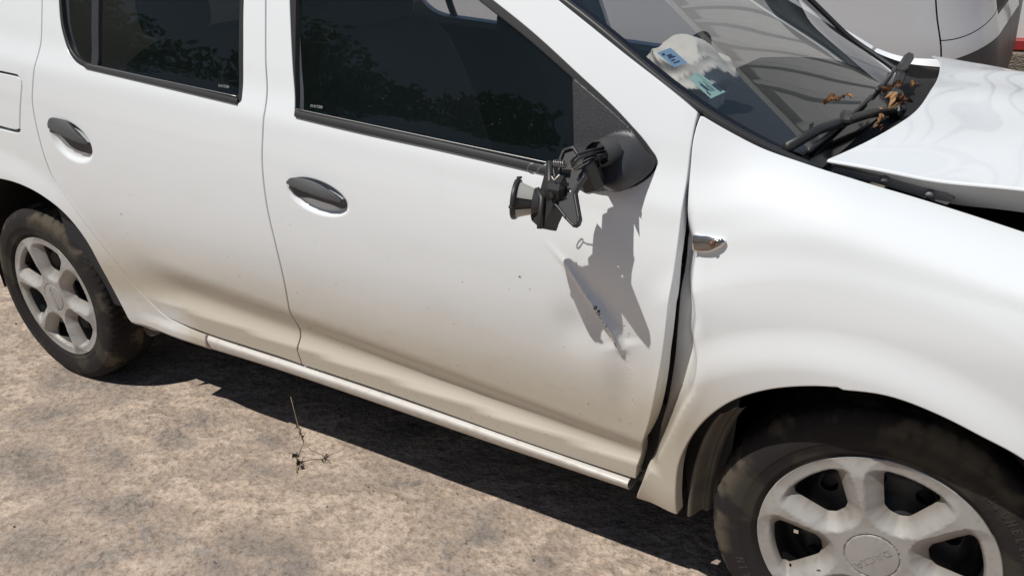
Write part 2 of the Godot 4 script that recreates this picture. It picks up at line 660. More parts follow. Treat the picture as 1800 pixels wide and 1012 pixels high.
# ---------------------------------------------------------------- the ground
func build_ground() -> void:
	var size := 1024
	var im := Image.create(size, size, false, Image.FORMAT_RGBA8)
	var hm := Image.create(size, size, false, Image.FORMAT_RGBA8)
	var big := FastNoiseLite.new()
	big.seed = 21
	big.frequency = 1.0
	big.fractal_octaves = 5
	big.domain_warp_enabled = true
	big.domain_warp_amplitude = .35
	big.domain_warp_frequency = 1.6
	var flake := FastNoiseLite.new()
	flake.seed = 4
	flake.frequency = 1.0
	flake.fractal_octaves = 4
	flake.domain_warp_enabled = true
	flake.domain_warp_amplitude = .5
	flake.domain_warp_frequency = 1.2
	var spot := FastNoiseLite.new()
	spot.seed = 33
	spot.frequency = 1.0
	spot.noise_type = FastNoiseLite.TYPE_SIMPLEX
	spot.fractal_octaves = 3
	var ridge := FastNoiseLite.new()
	ridge.seed = 12
	ridge.frequency = 1.0
	ridge.fractal_type = FastNoiseLite.FRACTAL_RIDGED
	ridge.fractal_octaves = 3
	ridge.domain_warp_enabled = true
	ridge.domain_warp_amplitude = .4
	ridge.domain_warp_frequency = 1.5
	var cell := FastNoiseLite.new()
	cell.seed = 6
	cell.frequency = 1.0
	cell.noise_type = FastNoiseLite.TYPE_CELLULAR
	cell.cellular_return_type = FastNoiseLite.RETURN_DISTANCE2_SUB
	cell.cellular_jitter = 1.0
	cell.domain_warp_enabled = true
	cell.domain_warp_amplitude = .5
	cell.domain_warp_frequency = 1.3
	var sand := Color(.385, .308, .245)
	var pale := Color(.475, .385, .308)
	var grey := Color(.255, .222, .198)
	var dark := Color(.130, .125, .122)
	var stains := [Vector3(-1.40, .32, .13), Vector3(-1.30, .29, .11), Vector3(-1.39, .41, .11), Vector3(-1.79, .37, .10), Vector3(-1.84, .40, .10), Vector3(-2.16, .40, .13), Vector3(-1.87, .60, .16), Vector3(-1.96, .10, .09), Vector3(-1.68, -.04, .07), Vector3(-2.29, .38, .15), Vector3(-1.23, .32, .10), Vector3(-.88, .01, .07), Vector3(-.70, .02, .05), Vector3(-2.6, .05, .12), Vector3(-2.9, .3, .2)]
	for y in size:
		for x in size:
			var u := x * 3.2 / size
			var v := y * 3.2 / size
			# streaks run along the casting direction, across the car
			var a := u * .82 - v * .57
			var b := u * .57 + v * .82
			var n := big.get_noise_2d(a * 1.9, b * 3.0)
			var k := flake.get_noise_2d(a * 6.0 + 40.0, b * 10.0)
			var s := spot.get_noise_2d(u * 24.0, v * 24.0)
			var sp := spot.get_noise_2d(u * 90.0, v * 90.0 + 77.0)
			var r := ridge.get_noise_2d(a * 2.6 + 9.0, b * 4.2)
			var pl := cell.get_noise_2d(a * 7.0, b * 11.0) + 1.0      # 0 at the flakes' rims
			var c := sand.lerp(pale, ss(-.08, .32, k + .5 * n + .2 * s))
			c = c.lerp(grey, ss(.08, .55, -n + .6 * k + .25 * s) * .62)
			c = c.lerp(dark, ss(.30, .70, -n + .35 * s - .2 * k) * .65)
			c = c.lerp(grey, ss(.08, .38, -k + .3 * s) * .32)
			var st_ := 0.0
			var w := Vector2(u - 3.65, v - 1.3)
			for q: Vector3 in stains:
				if absf(w.x - q.x) > .3 or absf(w.y - q.y) > .25:
					continue
				st_ = maxf(st_, (1.0 - Vector2((w.x - q.x) * 1.0, (w.y - q.y) * 1.5).length() / q.z) + .55 * k + .5 * n + .2 * s)
			c = c.lerp(dark, ss(.0, .8, st_) * .52)
			c = c.lerp(dark, ss(.10, .02, pl) * ss(.0, .4, n + k) * .30)
			c = c.lerp(dark, ss(.86, .97, r + .1 * s) * .35)
			c = c.lerp(dark, ss(.50, .66, sp) * .65)
			c = c * (1.24 + .22 * s + .12 * sp)
			c.a = 1.0
			im.set_pixel(x, y, c.linear_to_srgb())
			var h := .42 + .26 * k + .12 * s + .07 * sp - .12 * ss(.84, .97, r) + .14 * ss(.0, .30, pl) * ss(-.2, .3, n + k)
			hm.set_pixel(x, y, Color(h, h, h))
	hm.bump_map_to_normal_map(4.4)
	var m := mat(Color.WHITE, .93)
	m.metallic_specular = .25
	m.albedo_texture = ImageTexture.create_from_image(im)
	m.normal_enabled = true
	m.normal_texture = ImageTexture.create_from_image(hm)
	m.normal_scale = 1.0
	m.texture_repeat = true
	var speck := NoiseTexture2D.new()
	speck.width = 512
	speck.height = 512
	speck.seamless = true
	var sn := FastNoiseLite.new()
	sn.seed = 18
	sn.frequency = .045
	sn.fractal_octaves = 4
	sn.fractal_gain = .65
	speck.noise = sn
	var ramp := Gradient.new()
	ramp.offsets = PackedFloat32Array([0.0, .22, .36, .6, 1.0])
	ramp.colors = PackedColorArray([Color(.70, .685, .67), Color(.84, .83, .82), Color(.91, .905, .90), Color(.96, .955, .95), Color.WHITE])
	speck.color_ramp = ramp
	m.detail_enabled = true
	m.detail_blend_mode = BaseMaterial3D.BLEND_MODE_MUL
	m.detail_uv_layer = BaseMaterial3D.DETAIL_UV_2
	m.detail_albedo = speck
	# the slab as one sheet: fine near the car (gently uneven), coarse to the horizon
	var st := begin()
	var xs := []
	for i in 81:
		xs.append(-4.6 + i * .07)
	xs = [-60.0, -20.0, -9.0, -6.0] + xs + [2.5, 5.0, 12.0, 30.0, 60.0]
	var zs := []
	for i in 51:
		zs.append(-1.2 + i * .06)
	zs = [-60.0, -20.0, -9.0, -5.0, -2.5] + zs + [3.0, 5.0, 12.0, 30.0, 60.0]
	var hills := FastNoiseLite.new()
	hills.seed = 3
	hills.frequency = 1.4
	hills.fractal_octaves = 3
	var at := func(i: int, j: int) -> void:
		var x: float = xs[i]
		var z: float = zs[j]
		var y := .0
		if absf(x) < 6 and absf(z) < 3:
			y = .007 * hills.get_noise_2d(x, z * 1.4) - .003
			for w in [Vector2(-2.589, -.09), Vector2(0, -.09)]:
				y *= ss(.08, .3, Vector2(x, z).distance_to(w))
		st.set_uv(Vector2(x + 3.65, z + 1.3) / 3.2)
		st.set_uv2(Vector2(x * .83 + z * .57, z * .83 - x * .57) / .62)
		st.add_vertex(Vector3(x, y, z))
	for i in xs.size() - 1:
		for j in zs.size() - 1:
			for q in [[0, 0], [1, 0], [1, 1], [0, 0], [1, 1], [0, 1]]:
				at.call(i + q[0], j + q[1])
	st.generate_normals()
	st.generate_tangents()
	structure(obj("ground", st.commit(), m))

# ---------------------------------------------------------------- the wall behind
func build_wall() -> void:
	var wall := thing("sheet_metal_wall", "white ribbed sheet metal wall on a concrete block base behind the silver car", "wall", Vector3(-3, 0, -5.2))
	var sheet_white := textured(lin(.66, .67, .66), lin(.60, .61, .60), .45, 4.0)
	var red := textured(lin(.34, .03, .03), lin(.26, .025, .025), .5, 8.0)
	# one cladding sheet per metre, five ribs each
	var prof := PackedVector2Array()
	for k in 5:
		var x := k * .2
		prof.append_array(PackedVector2Array([Vector2(x, 0), Vector2(x + .130, 0), Vector2(x + .142, .06), Vector2(x + .176, .06), Vector2(x + .188, 0)]))
	prof.append(Vector2(1.0, 0))
	var st := begin(false)
	for i in prof.size() - 1:
		var a := prof[i]
		var b := prof[i + 1]
		for q in [[a, 0], [b, 1], [b, 0], [a, 0], [a, 1], [b, 1]]:
			st.add_vertex(Vector3(q[0].x, .42 + q[1] * 3.0, q[0].y))
	var one := done(st)
	for k in 16:
		var s := obj("cladding_sheet", one, sheet_white, wall)
		s.position = Vector3(-9 + k, 0, .002 * (k % 2))
	var rail := obj("base_rail", bevel_box(Vector3(16, .07, .09), .008), red, wall)
	rail.position = Vector3(-1, .392, .03)
	var cap := obj("top_flashing", bevel_box(Vector3(16, .12, .12), .01), sheet_white, wall)
	cap.position = Vector3(-1, 3.46, .02)
	var back_plate := obj("backing", bevel_box(Vector3(16, 3.1, .04), .005), M.inner_paint, wall)
	back_plate.position = Vector3(-1, 1.9, -.06)
	var block_a := textured(lin(.27, .235, .19), lin(.15, .13, .105), .95, 14.0, .8)
	var block_b := textured(lin(.22, .20, .17), lin(.12, .105, .09), .95, 17.0, .8)
	var block := bevel_box(Vector3(.39, .168, .18), .012)
	for row in 2:
		for k in 40:
			var o := obj("block", block, block_a if rng.randf() < .6 else block_b, wall)
			o.position = Vector3(-9 + k * .4 + row * .2, .088 + row * .178, rng.randf_range(-.006, .006))
	var mortar := obj("mortar", bevel_box(Vector3(16, .35, .15), .005), textured(lin(.20, .18, .15), lin(.12, .11, .09), .95, 20.0), wall)
	mortar.position = Vector3(-1, .176, -.01)

# ---------------------------------------------------------------- the silver car behind
func build_silver_car() -> void:
	var t := thing("silver_car", "silver grey car parked behind the hood, black lower bumper towards the wall", "car", Vector3(0, 0, 0))
	var paint := mat(lin(.60, .60, .615), .35, .2)
	paint.clearcoat_enabled = true
	paint.clearcoat = 1.0
	paint.clearcoat_roughness = .05
	# plan: half width .87, rounded rear corners; levels give how far the section steps in
	var rear := -.145
	var zc := -3.86
	var inset := Knots.new([.18, .32, .45, .58, .70, .85, 1.0, 1.15, 1.25, 1.60], [.10, .03, .01, .0, -.004, .002, .014, .035, .07, .26])
	var tail := Knots.new([.18, .32, .45, .58, .70, .85, 1.0, 1.15, 1.3, 1.60], [.12, .03, .005, .0, .01, .05, .08, .11, .17, .36])
	# s 0..1 from the near side's front, round the rear corner to the middle of the tail, and on to the far side
	var shape := func(s: float, y: float) -> Vector3:
		var hw := .86 - inset.at(y)
		var xr := rear - tail.at(y)
		var r := .34
		var p := Vector2()
		var q := absf(s)
		if q < .60:
			p = Vector2(lerpf(-4.3, xr - r, q / .6), hw)
		elif q < .82:
			var g := (q - .60) / .22 * PI / 2
			p = Vector2(xr - r + r * sin(g), hw - r + r * cos(g))
		else:
			p = Vector2(xr, (hw - r) * (1.0 - (q - .82) / .18))
		return Vector3(p.x - .05 * pow(p.y / .86 - .2, 2) * 0.0, y, zc + p.y * signf(s))
	var mk := func(s0: float, s1: float, y0: Callable, y1: Callable, nu: int, nv: int, lift: float) -> ArrayMesh:
		var f := func(uv: Vector2) -> Vector3:
			var s := lerpf(s0, s1, uv.x)
			var y: float = lerpf(y0.call(s), y1.call(s), uv.y)
			var at: Vector3 = shape.call(s, y)
			return at + Vector3(0, 0, lift) * signf(s)
		return sheet(nu, nv, f, 1.0 if s1 > s0 and s0 >= 0 else -1.0)
	var flat := func(y: float) -> Callable:
		return func(_s: float) -> float: return y
	var black_top := func(s: float) -> float: return .64 + .09 * ss(.62, .82, absf(s))
	var seam := func(s: float) -> float: return .745 + .095 * ss(.66, .84, absf(s))
	for side in [1.0, -1.0]:
		var a: float = .0001 * side
		obj("side_panel", mk.call(a, .655 * side, flat.call(.26), flat.call(1.18), 40, 16, .0), paint, t)
		obj("bumper_cover", mk.call(.658 * side, side, black_top, func(s: float) -> float: return seam.call(s) - .004, 40, 10, .004), paint, t)
		obj("tail_panel", mk.call(.658 * side, side, seam, flat.call(1.18), 40, 10, .0), paint, t)
		obj("lower_bumper", mk.call(.60 * side, side, flat.call(.24), func(s: float) -> float: return black_top.call(s) - .003, 40, 10, .006), M.plastic, t)
		obj("upper_body", mk.call(a, side, flat.call(1.181), flat.call(1.60), 40, 10, -.002), M.gloss_black, t)
		obj("inner_shell", mk.call(a, side, flat.call(.24), flat.call(1.02), 40, 8, -.03), M.dark, t)
	var roof := obj("roof", bevel_box(Vector3(2.9, .05, 1.04), .02), paint, t)
	roof.position = Vector3(-2.1, 1.60, zc)
	var floor_pan := obj("underbody", bevel_box(Vector3(4.0, .08, 1.5), .02), M.dark, t)
	floor_pan.position = Vector3(-2.3, .24, zc)
	for x in [-.95, -3.5]:
		for s in [1.0, -1.0]:
			var w := obj("wheel", lathe(PackedVector2Array([Vector2(.19, -.2), Vector2(.29, -.19), Vector2(.31, -.15), Vector2(.31, -.04), Vector2(.29, -.005), Vector2(.22, .01), Vector2(.19, 0), Vector2(.05, -.01), Vector2(.001, -.01)]), 40), M.wheel_black, t)
			w.position = Vector3(x, .31, zc + s * .862)
			w.rotation.y = 0.0 if s > 0 else PI

# ---------------------------------------------------------------- wheels of the white car
func cover_height(p: Vector2, hole: PackedVector2Array, spoke: float) -> float:
	var r := p.length()
	var g := fposmod(p.angle() - spoke - PI / 6, PI / 3)
	if g > PI / 6:
		g -= PI / 3
	var q := Vector2(cos(g), absf(sin(g))) * r
	var d := 1e9
	for i in hole.size():
		var c := Geometry2D.get_closest_point_to_segment(q, hole[i], hole[(i + 1) % hole.size()])
		d = minf(d, c.distance_to(q))
	if Geometry2D.is_point_in_polygon(q, hole):
		d = 0.0
	var h := .004 + .006 * ss(.06, .12, r) - .010 * ss(.17, .212, r)
	h -= .030 * clampf(1.0 - d / .032, 0.0, 1.0) * (1.0 - .6 * ss(.178, .190, r)) * (1.0 - .5 * ss(.075, .055, r))
	h -= .005 * (1.0 - ss(.0465, .049, r))
	return h

func make_wheel(at: Vector3, steer: float, spoke: float, text_turn: float, brand_at: float, size := 1.0) -> void:
	var w := Node3D.new()
	w.name = "wheel"
	car.add_child(w, true)
	w.position = at
	w.rotation.y = steer
	w.scale = Vector3.ONE * size
	var flat_at := (at.y - .0015) / size
	var prof := PackedVector2Array([Vector2(.185, -.178), Vector2(.205, -.184), Vector2(.235, -.188), Vector2(.265, -.184), Vector2(.287, -.174), Vector2(.297, -.164)])
	for k in 22:
		var z := -.156 + k * .0068
		prof.append(Vector2(.3035 + .003 * (1.0 - pow((z + .085) / .075, 2)), z))
	prof.append_array(PackedVector2Array([Vector2(.3015, -.008), Vector2(.297, -.003), Vector2(.290, .003), Vector2(.281, .0065), Vector2(.279, .0078), Vector2(.262, .0105), Vector2(.248, .0105), Vector2(.2465, .0092), Vector2(.236, .0075), Vector2(.228, .005), Vector2(.226, .0062), Vector2(.222, .0045), Vector2(.215, -.002), Vector2(.208, -.010), Vector2(.200, -.014)]))
	var tread := func(g: float, q: Vector2) -> float:
		var cutin := 0.0
		if q.x > .2955:
			for z in [-.115, -.083, -.051]:
				if absf(q.y - z) < .0045:
					cutin = .007
			var band: float = g * 74.0 / TAU + (q.y * 16.0)
			if (q.y > -.044 or q.y < -.122) and fposmod(band, 1.0) < .24:
				cutin = .006 if size <= 1.0 else .0022
			elif q.y <= -.044 and q.y >= -.122 and fposmod(band * 1.0 + .4, 1.0) < .14:
				cutin = .004
		var r := q.x - cutin
		var down := -sin(g)
		if down > .5:
			r = minf(r, flat_at / down)
		return q.x - r
	obj("tyre", lathe(prof, 444, rubber, tread), M.tyre, w)
	# raised maker's name on the sidewall
	var st := SurfaceTool.new()
	var word := "MICHELIN"
	var rubber_letter := mat(lin(.036, .034, .030), .85)
	var glyphs := []
	for half in 2:
		for i in word.length():
			var g := brand_at + half * PI + (3.5 - i) * .068
			var basis := Basis(Vector3.BACK, g - PI / 2).scaled_local(Vector3(.8, 1.0, 1.0))
			glyphs.append([word[i], Transform3D(basis, Vector3(cos(g), sin(g), 0) * .2545 + Vector3(0, 0, .0105))])
	var cache := {}
	for l in glyphs:
		if not cache.has(l[0]):
			cache[l[0]] = lettering(l[0], .017, .0014)
		st.append_from(cache[l[0]], 0, l[1])
	obj("lettering", st.commit(), rubber_letter, w)
	# steel wheel: barrel and pierced disc
	obj("rim", lathe(PackedVector2Array([Vector2(.12, -.075), Vector2(.165, -.085), Vector2(.178, -.06), Vector2(.186, -.02), Vector2(.197, -.010), Vector2(.203, -.004), Vector2(.207, -.010), Vector2(.207, -.02)]), 96), M.wheel_black, w)
	var holes := []
	for k in 9:
		var g := TAU * k / 9 + .3
		var c := PackedVector2Array()
		for i in 14:
			c.append(Vector2(cos(g), sin(g)) * .132 + Vector2.from_angle(TAU * i / 14) * .017)
		holes.append(c)
	var ring := PackedVector2Array()
	for i in 60:
		ring.append(Vector2.from_angle(TAU * i / 60) * .166)
	var dish := func(p: Vector2) -> Vector3:
		return Vector3(p.x, p.y, -.062 + .018 * ss(.10, .06, p.length()) - .02 * ss(.14, .166, p.length()))
	obj("wheel_disc", panel(ring, holes, .014, dish, .002, .01), mat(lin(.03, .03, .032), .45), w)
	obj("brake_drum", lathe(PackedVector2Array([Vector2(.19, -.13), Vector2(.13, -.115), Vector2(.125, -.10), Vector2(.001, -.10)]), 48), M.steel, w)
	for k in 4:
		var g := TAU * k / 4 + .6
		var c := Vector3(cos(g), sin(g), 0) * .05
		obj("wheel_bolt", tubes([[c + Vector3(0, 0, -.06), c + Vector3(0, 0, -.028)]], .009, .009, 6), M.steel, w)
	# cover: six spokes
	var one := PackedVector2Array([Vector2(.096, -.009), Vector2(.104, -.021), Vector2(.150, -.042), Vector2(.169, -.049)])
	for k in 9:
		var g := lerpf(-.28, .28, k / 8.0)
		one.append(Vector2.from_angle(g) * .180)
	one.append_array(PackedVector2Array([Vector2(.169, .049), Vector2(.150, .042), Vector2(.104, .021), Vector2(.096, .009)]))
	one = grow(grow(one, -.007), .007)
	var cuts := []
	for k in 6:
		var g := spoke + PI / 6 + k * PI / 3
		var c := PackedVector2Array()
		for p in one:
			c.append(p.rotated(g))
		cuts.append(c)
	var disc := PackedVector2Array()
	for i in 120:
		disc.append(Vector2.from_angle(TAU * i / 120) * .212)
	var top := func(p: Vector2) -> Vector3:
		return Vector3(p.x, p.y, cover_height(p, one, spoke))
	obj("wheel_cover", panel(disc, cuts, .0045, top, .0025, .018, silver), M.cover, w)
	var cap := lathe(PackedVector2Array([Vector2(.0474, -.006), Vector2(.0474, .002), Vector2(.0464, .0035), Vector2(.044, .0042), Vector2(.02, .0052), Vector2(.0005, .0055)]), 64, silver)
	obj("centre_cap", cap, M.cover, w)
	var name_plate := obj("emblem", lettering("DACIA", .0135, .0016), mat(lin(.30, .285, .26), .35), w)
	name_plate.transform = Transform3D(Basis(Vector3.BACK, text_turn).scaled_local(Vector3(1.35, 1, 1)), Vector3(0, 0, .0052) + Vector3(.002, -.003, 0))

func arch_liner(center: Vector2, r: float, r2: float) -> void:
	var f := func(uv: Vector2) -> Vector3:
		var g := lerpf(-.12, PI + .12, uv.x)
		var rr := (r + .02 * sin(uv.y * PI)) * lerpf(.86, 1.03, clampf(sin(g), 0, 1))
		return Vector3(center.x + cos(g) * rr, center.y + sin(g) * rr * r2, lerpf(-.022, -.34, uv.y))
	var m := textured(lin(.035, .031, .026), lin(.016, .015, .013), .85, 30.0, .3)
	var l := obj("arch_liner", sheet(60, 10, f, -1.0), m, car)
	var disc := func(uv: Vector2) -> Vector3:
		var g := uv.x * PI
		return Vector3(center.x + cos(g) * (r + .01) * uv.y, center.y + sin(g) * (r + .01) * uv.y - .12 * (1.0 - uv.y), -.33)
	obj("inner_wall", sheet(30, 4, disc, -1.0), M.dark, l)

# ---------------------------------------------------------------- the white car
func door_handle(parent: Node, outline: Array, c: Vector2) -> void:
	var loop := outline.duplicate()
	loop.append_array(outline.slice(0, 2))
	var shape := closed([curve(loop)])
	var f := func(p: Vector2) -> Vector3:
		var at := plain_side(p)
		var edge := c.y - .004 - .10 * (p.x - c.x)                      # where the grip ends and the hollow begins
		var grip := ss(edge - .003, edge + .003, p.y)
		var along := 1.0 - pow(absf((p.x - c.x) / .092), 3)
		at.z += grip * (.006 + .013 * along * (1.0 - pow(clampf((p.y - edge - .010) / .026, -1, 1), 2))) - (1.0 - grip) * .009 * along
		return at
	obj("door_handle", panel(shape, [], .0035, f, .002, .010), M.handle, parent)

func build_car() -> void:
	car = thing("white_hatchback", "white dented hatchback with broken mirror and six spoke wheel covers in foreground", "car")
	# seams, traced as (x, v) on the side surface
	var b_gap := curve([-1.462, 1.44, -1.459, 1.275, -1.451, 1.228, -1.435, 1.109, -1.421, 1.0, -1.423, .97, -1.433, .88, -1.434, .792, -1.428, .70, -1.426, .598, -1.431, .501, -1.437, .403, -1.431, .345])
	var r_gap := curve([-2.34, 1.40, -2.306, 1.208, -2.300, 1.151, -2.300, 1.039, -2.330, .940, -2.348, .90, -2.352, .839, -2.338, .764, -2.302, .712, -2.238, .632, -2.164, .544, -2.090, .455, -2.032, .406, -1.985, .376, -1.957, .366])
	var rear_low := curve([-1.957, .366, -1.879, .357, -1.792, .352, -1.645, .350, -1.493, .348, -1.431, .345])
	var front_low := curve([-1.431, .345, -1.291, .343, -1.106, .338, -.936, .330, -.779, .322, -.632, .317, -.471, .313])
	var front_edge := curve([-.471, .313, -.461, .386, -.434, .487, -.416, .583, -.402, .677, -.395, .754, -.390, .845, -.388, .957, -.389, 1.026, -.391, 1.085, -.390, 1.125, -.388, 1.147])
	var pillar := curve([-.388, 1.147, -.456, 1.182, -.541, 1.223, -.617, 1.261, -.690, 1.297, -.766, 1.335, -.90, 1.385, -1.05, 1.42, -1.25, 1.437, -1.462, 1.44])
	var rear_top := curve([-1.462, 1.44, -1.7, 1.44, -2.1, 1.425, -2.34, 1.40])

	# front door
	var win := grow(grow(closed([curve([-1.40, 1.36, -1.387, 1.281, -1.377, 1.235, -1.353, 1.119, -1.329, 1.004]), curve([-1.322, .998, -1.130, .996, -.926, .997, -.681, .995, -.570, .991]), curve([-.570, .991, -.508, .996, -.472, 1.016, -.452, 1.039, -.449, 1.052, -.466, 1.071, -.522, 1.113, -.638, 1.181, -.738, 1.236, -.839, 1.284, -.915, 1.318, -1.0, 1.35, -1.15, 1.372, -1.40, 1.37])]), -.006), .006)
	var door := closed([front_low, front_edge, pillar, b_gap])
	var fd := obj("front_door", panel(grow(door, -.0016), [win], .0105, body, .0022, .028, dirt, 1.0, 0.0, [[Rect2(-1.40, .77, .26, .13), 4], [Rect2(-.70, .55, .28, .34), 3]]), M.paint, car)
	var rd_outline := closed([rear_low, back(b_gap), rear_top, r_gap])
	var rwin := grow(grow(closed([curve([-2.24, 1.30, -2.232, 1.214, -2.225, 1.158, -2.204, 1.082, -2.176, 1.038, -2.137, 1.014, -2.093, 1.005]), curve([-2.093, 1.005, -1.789, 1.002, -1.512, .998]), curve([-1.501, 1.006, -1.508, 1.100, -1.522, 1.222, -1.53, 1.37]), curve([-1.53, 1.37, -1.9, 1.37, -2.18, 1.345, -2.24, 1.30])]), -.005), .005)
	var rd := obj("rear_door", panel(grow(rd_outline, -.0016), [rwin], .0105, body, .0022, .028, dirt, 1.0, 0.0, [[Rect2(-2.32, .77, .25, .13), 4]]), M.paint, car)
	# window frames, seals and glass
	var glass := closed([curve([-1.38, 1.352, -1.367, 1.282, -1.359, 1.235, -1.333, 1.03, -1.330, 1.013]), curve([-1.330, 1.013, -.949, 1.013, -.673, 1.011, -.612, 1.011]), curve([-.612, 1.011, -.621, 1.05, -.643, 1.168]), curve([-.643, 1.168, -.746, 1.222, -.854, 1.272, -.934, 1.309, -1.02, 1.338, -1.15, 1.355, -1.38, 1.352])])
	obj("window_seal", panel(grow(win, .004), [glass], .02, body, .003, .012, null, 1.0, .0015), M.rubber_trim, fd)
	obj("window_pane", panel(grow(glass, .012), [], .05, plain_side, .0, .0, null, 1.0, .012), M.side_glass, fd)
	var rglass := closed([curve([-2.228, 1.28, -2.226, 1.213, -2.217, 1.157, -2.196, 1.087, -2.168, 1.044, -2.135, 1.025, -2.098, 1.018]), curve([-2.098, 1.018, -1.8, 1.015, -1.520, 1.012]), curve([-1.517, 1.018, -1.537, 1.219, -1.545, 1.355]), curve([-1.545, 1.355, -1.9, 1.355, -2.17, 1.33, -2.228, 1.28])])
	obj("window_seal", panel(grow(rwin, .004), [rglass], .02, body, .003, .012, null, 1.0, .0015), M.rubber_trim, rd)
	obj("window_pane", panel(grow(rglass, .012), [], .05, plain_side, .0, .0, null, 1.0, .012), M.side_glass, rd)
	obj("window_divider", panel(poly([-2.098, 1.34, -2.074, 1.012, -2.044, 1.012, -2.068, 1.34]), [], .02, plain_side, .003, .008, null, 1.0, .001), M.plastic, rd)
	# waist mouldings: a raised black strip with a metal lip along each window's foot
	var wf := func(p: Vector2) -> Vector3:
		var at := side_point(p.x, p.y, false)
		at.z += .004 + .003 * cos((p.y - 1.004) * 120.0)
		return at
	obj("waist_moulding", panel(closed([curve([-1.324, .999, -1.13, .996, -.926, .997, -.681, .994, -.60, .992]), curve([-.60, 1.010, -.673, 1.011, -.949, 1.013, -1.326, 1.013])]), [], .008, wf, .002, .01), M.rubber_trim, fd)
	obj("waist_moulding", panel(closed([curve([-2.09, 1.006, -1.789, 1.003, -1.510, .999]), curve([-1.510, 1.012, -1.8, 1.015, -2.092, 1.018])]), [], .008, wf, .002, .01), M.rubber_trim, rd)
	var lip := begin()
	for range_ in [[-1.322, -.62], [-2.085, -1.515]]:
		lip = begin()
		var pts := []
		for k in 30:
			var x := lerpf(range_[0], range_[1], k / 29.0)
			var q := side_point(x, 1.0135, false)
			pts.append(q + Vector3(0, .001, .003))
		tube(lip, pts, .0016)
		obj("moulding_lip", done(lip), M.steel, fd if range_[1] > -1 else rd)
	# bare chips and the scraped line along the door's crease
	rng.seed = 5
	var bare := mat(lin(.045, .042, .038), .7)
	for q in [Vector3(-.5475, .712, 4.5), Vector3(-.543, .704, 6), Vector3(-.541, .698, 5), Vector3(-.538, .692, 4), Vector3(-.532, .683, 3), Vector3(-.527, .674, 5), Vector3(-.524, .668, 3.5), Vector3(-.516, .657, 2.5), Vector3(-.509, .640, 3.5), Vector3(-.507, .634, 3)]:
		var ring := PackedVector2Array()
		for k in 9:
			ring.append(Vector2(q.x, q.y) + Vector2.from_angle(TAU * k / 9) * Vector2(.7, 1.0) * q.z * .001 * rng.randf_range(.5, 1.25))
		obj("paint_chip", panel(ring, [], .006, body, .0, .0, null, 1.0, -.0006), bare, fd)
	var scrape := PackedVector2Array()
	var under := PackedVector2Array()
	for k in 24:
		var t := k / 23.0 * (crease.size() - 2) + 1.0
		var i := mini(int(t), crease.size() - 2)
		var q := crease[i].lerp(crease[i + 1], t - i)
		scrape.append(q + Vector2(-.004, -.002) * (1.0 + .5 * sin(k * 2.1)))
		under.append(q + Vector2(.0018, .0012) * (1.0 + .6 * sin(k * 3.3)))
	obj("scraped_line", panel(closed([scrape, back(under)]), [], .006, body, .0, .0, null, 1.0, -.0004), mat(lin(.88, .88, .87), .6), fd)
	# spatter low on both doors
	rng.seed = 88
	var spatter := begin(false)
	for k in 130:
		var x := rng.randf_range(-2.05, -.46)
		var v := .34 + .42 * pow(rng.randf(), 1.6)
		if v < .42 - .1 * (x + .4) * .3 and x < -1.9:
			continue
		var m3 := plain_side(Vector2(x, v)) + Vector3(0, 0, .0006)
		var r := rng.randf_range(.0007, .0019) * (1.7 if k % 17 == 0 else 1.0)
		for t in 5:
			var g0 := TAU * t / 5
			var g1 := TAU * (t + 1) / 5
			for q in [Vector3.ZERO, Vector3(cos(g1), sin(g1) * .7, 0), Vector3(cos(g0), sin(g0) * .7, 0)]:
				spatter.add_vertex(m3 + q * r)
	var sp := obj("mud_spatter", done(spatter), mat(lin(.24, .20, .15), .9), car)
	sp.set_meta("kind", "stuff")
	# handles in their scooped pockets
	for h in [[fd, [-1.355, .840, -1.349, .858, -1.333, .869, -1.305, .874, -1.253, .872, -1.211, .860, -1.184, .842, -1.177, .826, -1.185, .820, -1.233, .820, -1.294, .824, -1.342, .826], Vector2(-1.266, .846)], [rd, [-2.293, .847, -2.280, .866, -2.261, .878, -2.224, .882, -2.182, .878, -2.138, .860, -2.111, .842, -2.107, .828, -2.113, .822, -2.148, .819, -2.216, .825, -2.252, .842], Vector2(-2.195, .850)]]:
		door_handle(h[0], h[1], h[2])
	# etched glass codes
	var etch := mat(lin(.26, .27, .26), .8)
	for e in [[fd, Vector2(-1.275, 1.024)], [rd, Vector2(-1.575, 1.026)]]:
		var at := side_point(e[1].x, e[1].y, false)
		var code := obj("etched_code", lettering("E1417286", .0062, .0003), etch, e[0])
		code.position = at + Vector3(0, 0, -.009)
		code.rotation = Vector3(-.33, 0, -.02)

	# rear quarter with fuel flap
	var rear_arch := curve([-3.0, .36, -2.99, .45, -2.93, .58, -2.82, .67, -2.70, .71, -2.602, .718, -2.50, .714, -2.40, .692, -2.315, .650, -2.245, .575, -2.205, .48, -2.178, .398, -2.158, .325])
	var q_outline := closed([rear_arch, curve([-2.150, .312, -2.115, .294, -2.0, .300, -1.802, .296]), curve([-1.801, .30, -1.801, .348]), curve([-1.800, .3525, -1.879, .357, -1.957, .366]), back(r_gap), curve([-2.34, 1.40, -2.6, 1.38, -2.95, 1.30, -3.06, 1.22, -3.16, 1.0, -3.2, .8, -3.2, .5, -3.17, .38, -3.0, .36])])
	var flap := grow(grow(closed([curve([-2.556, .832, -2.66, .830]), curve([-2.67, .84, -2.66, .935]), curve([-2.65, .942, -2.487, .947, -2.405, .948]), curve([-2.392, .942, -2.384, .930, -2.440, .845]), curve([-2.445, .838, -2.47, .832, -2.556, .832])]), -.008), .008)
	var quarter := obj("quarter_panel", panel(grow(q_outline, -.0016), [flap], .012, quarter_at, .0022, .04, dirt), M.paint, car)
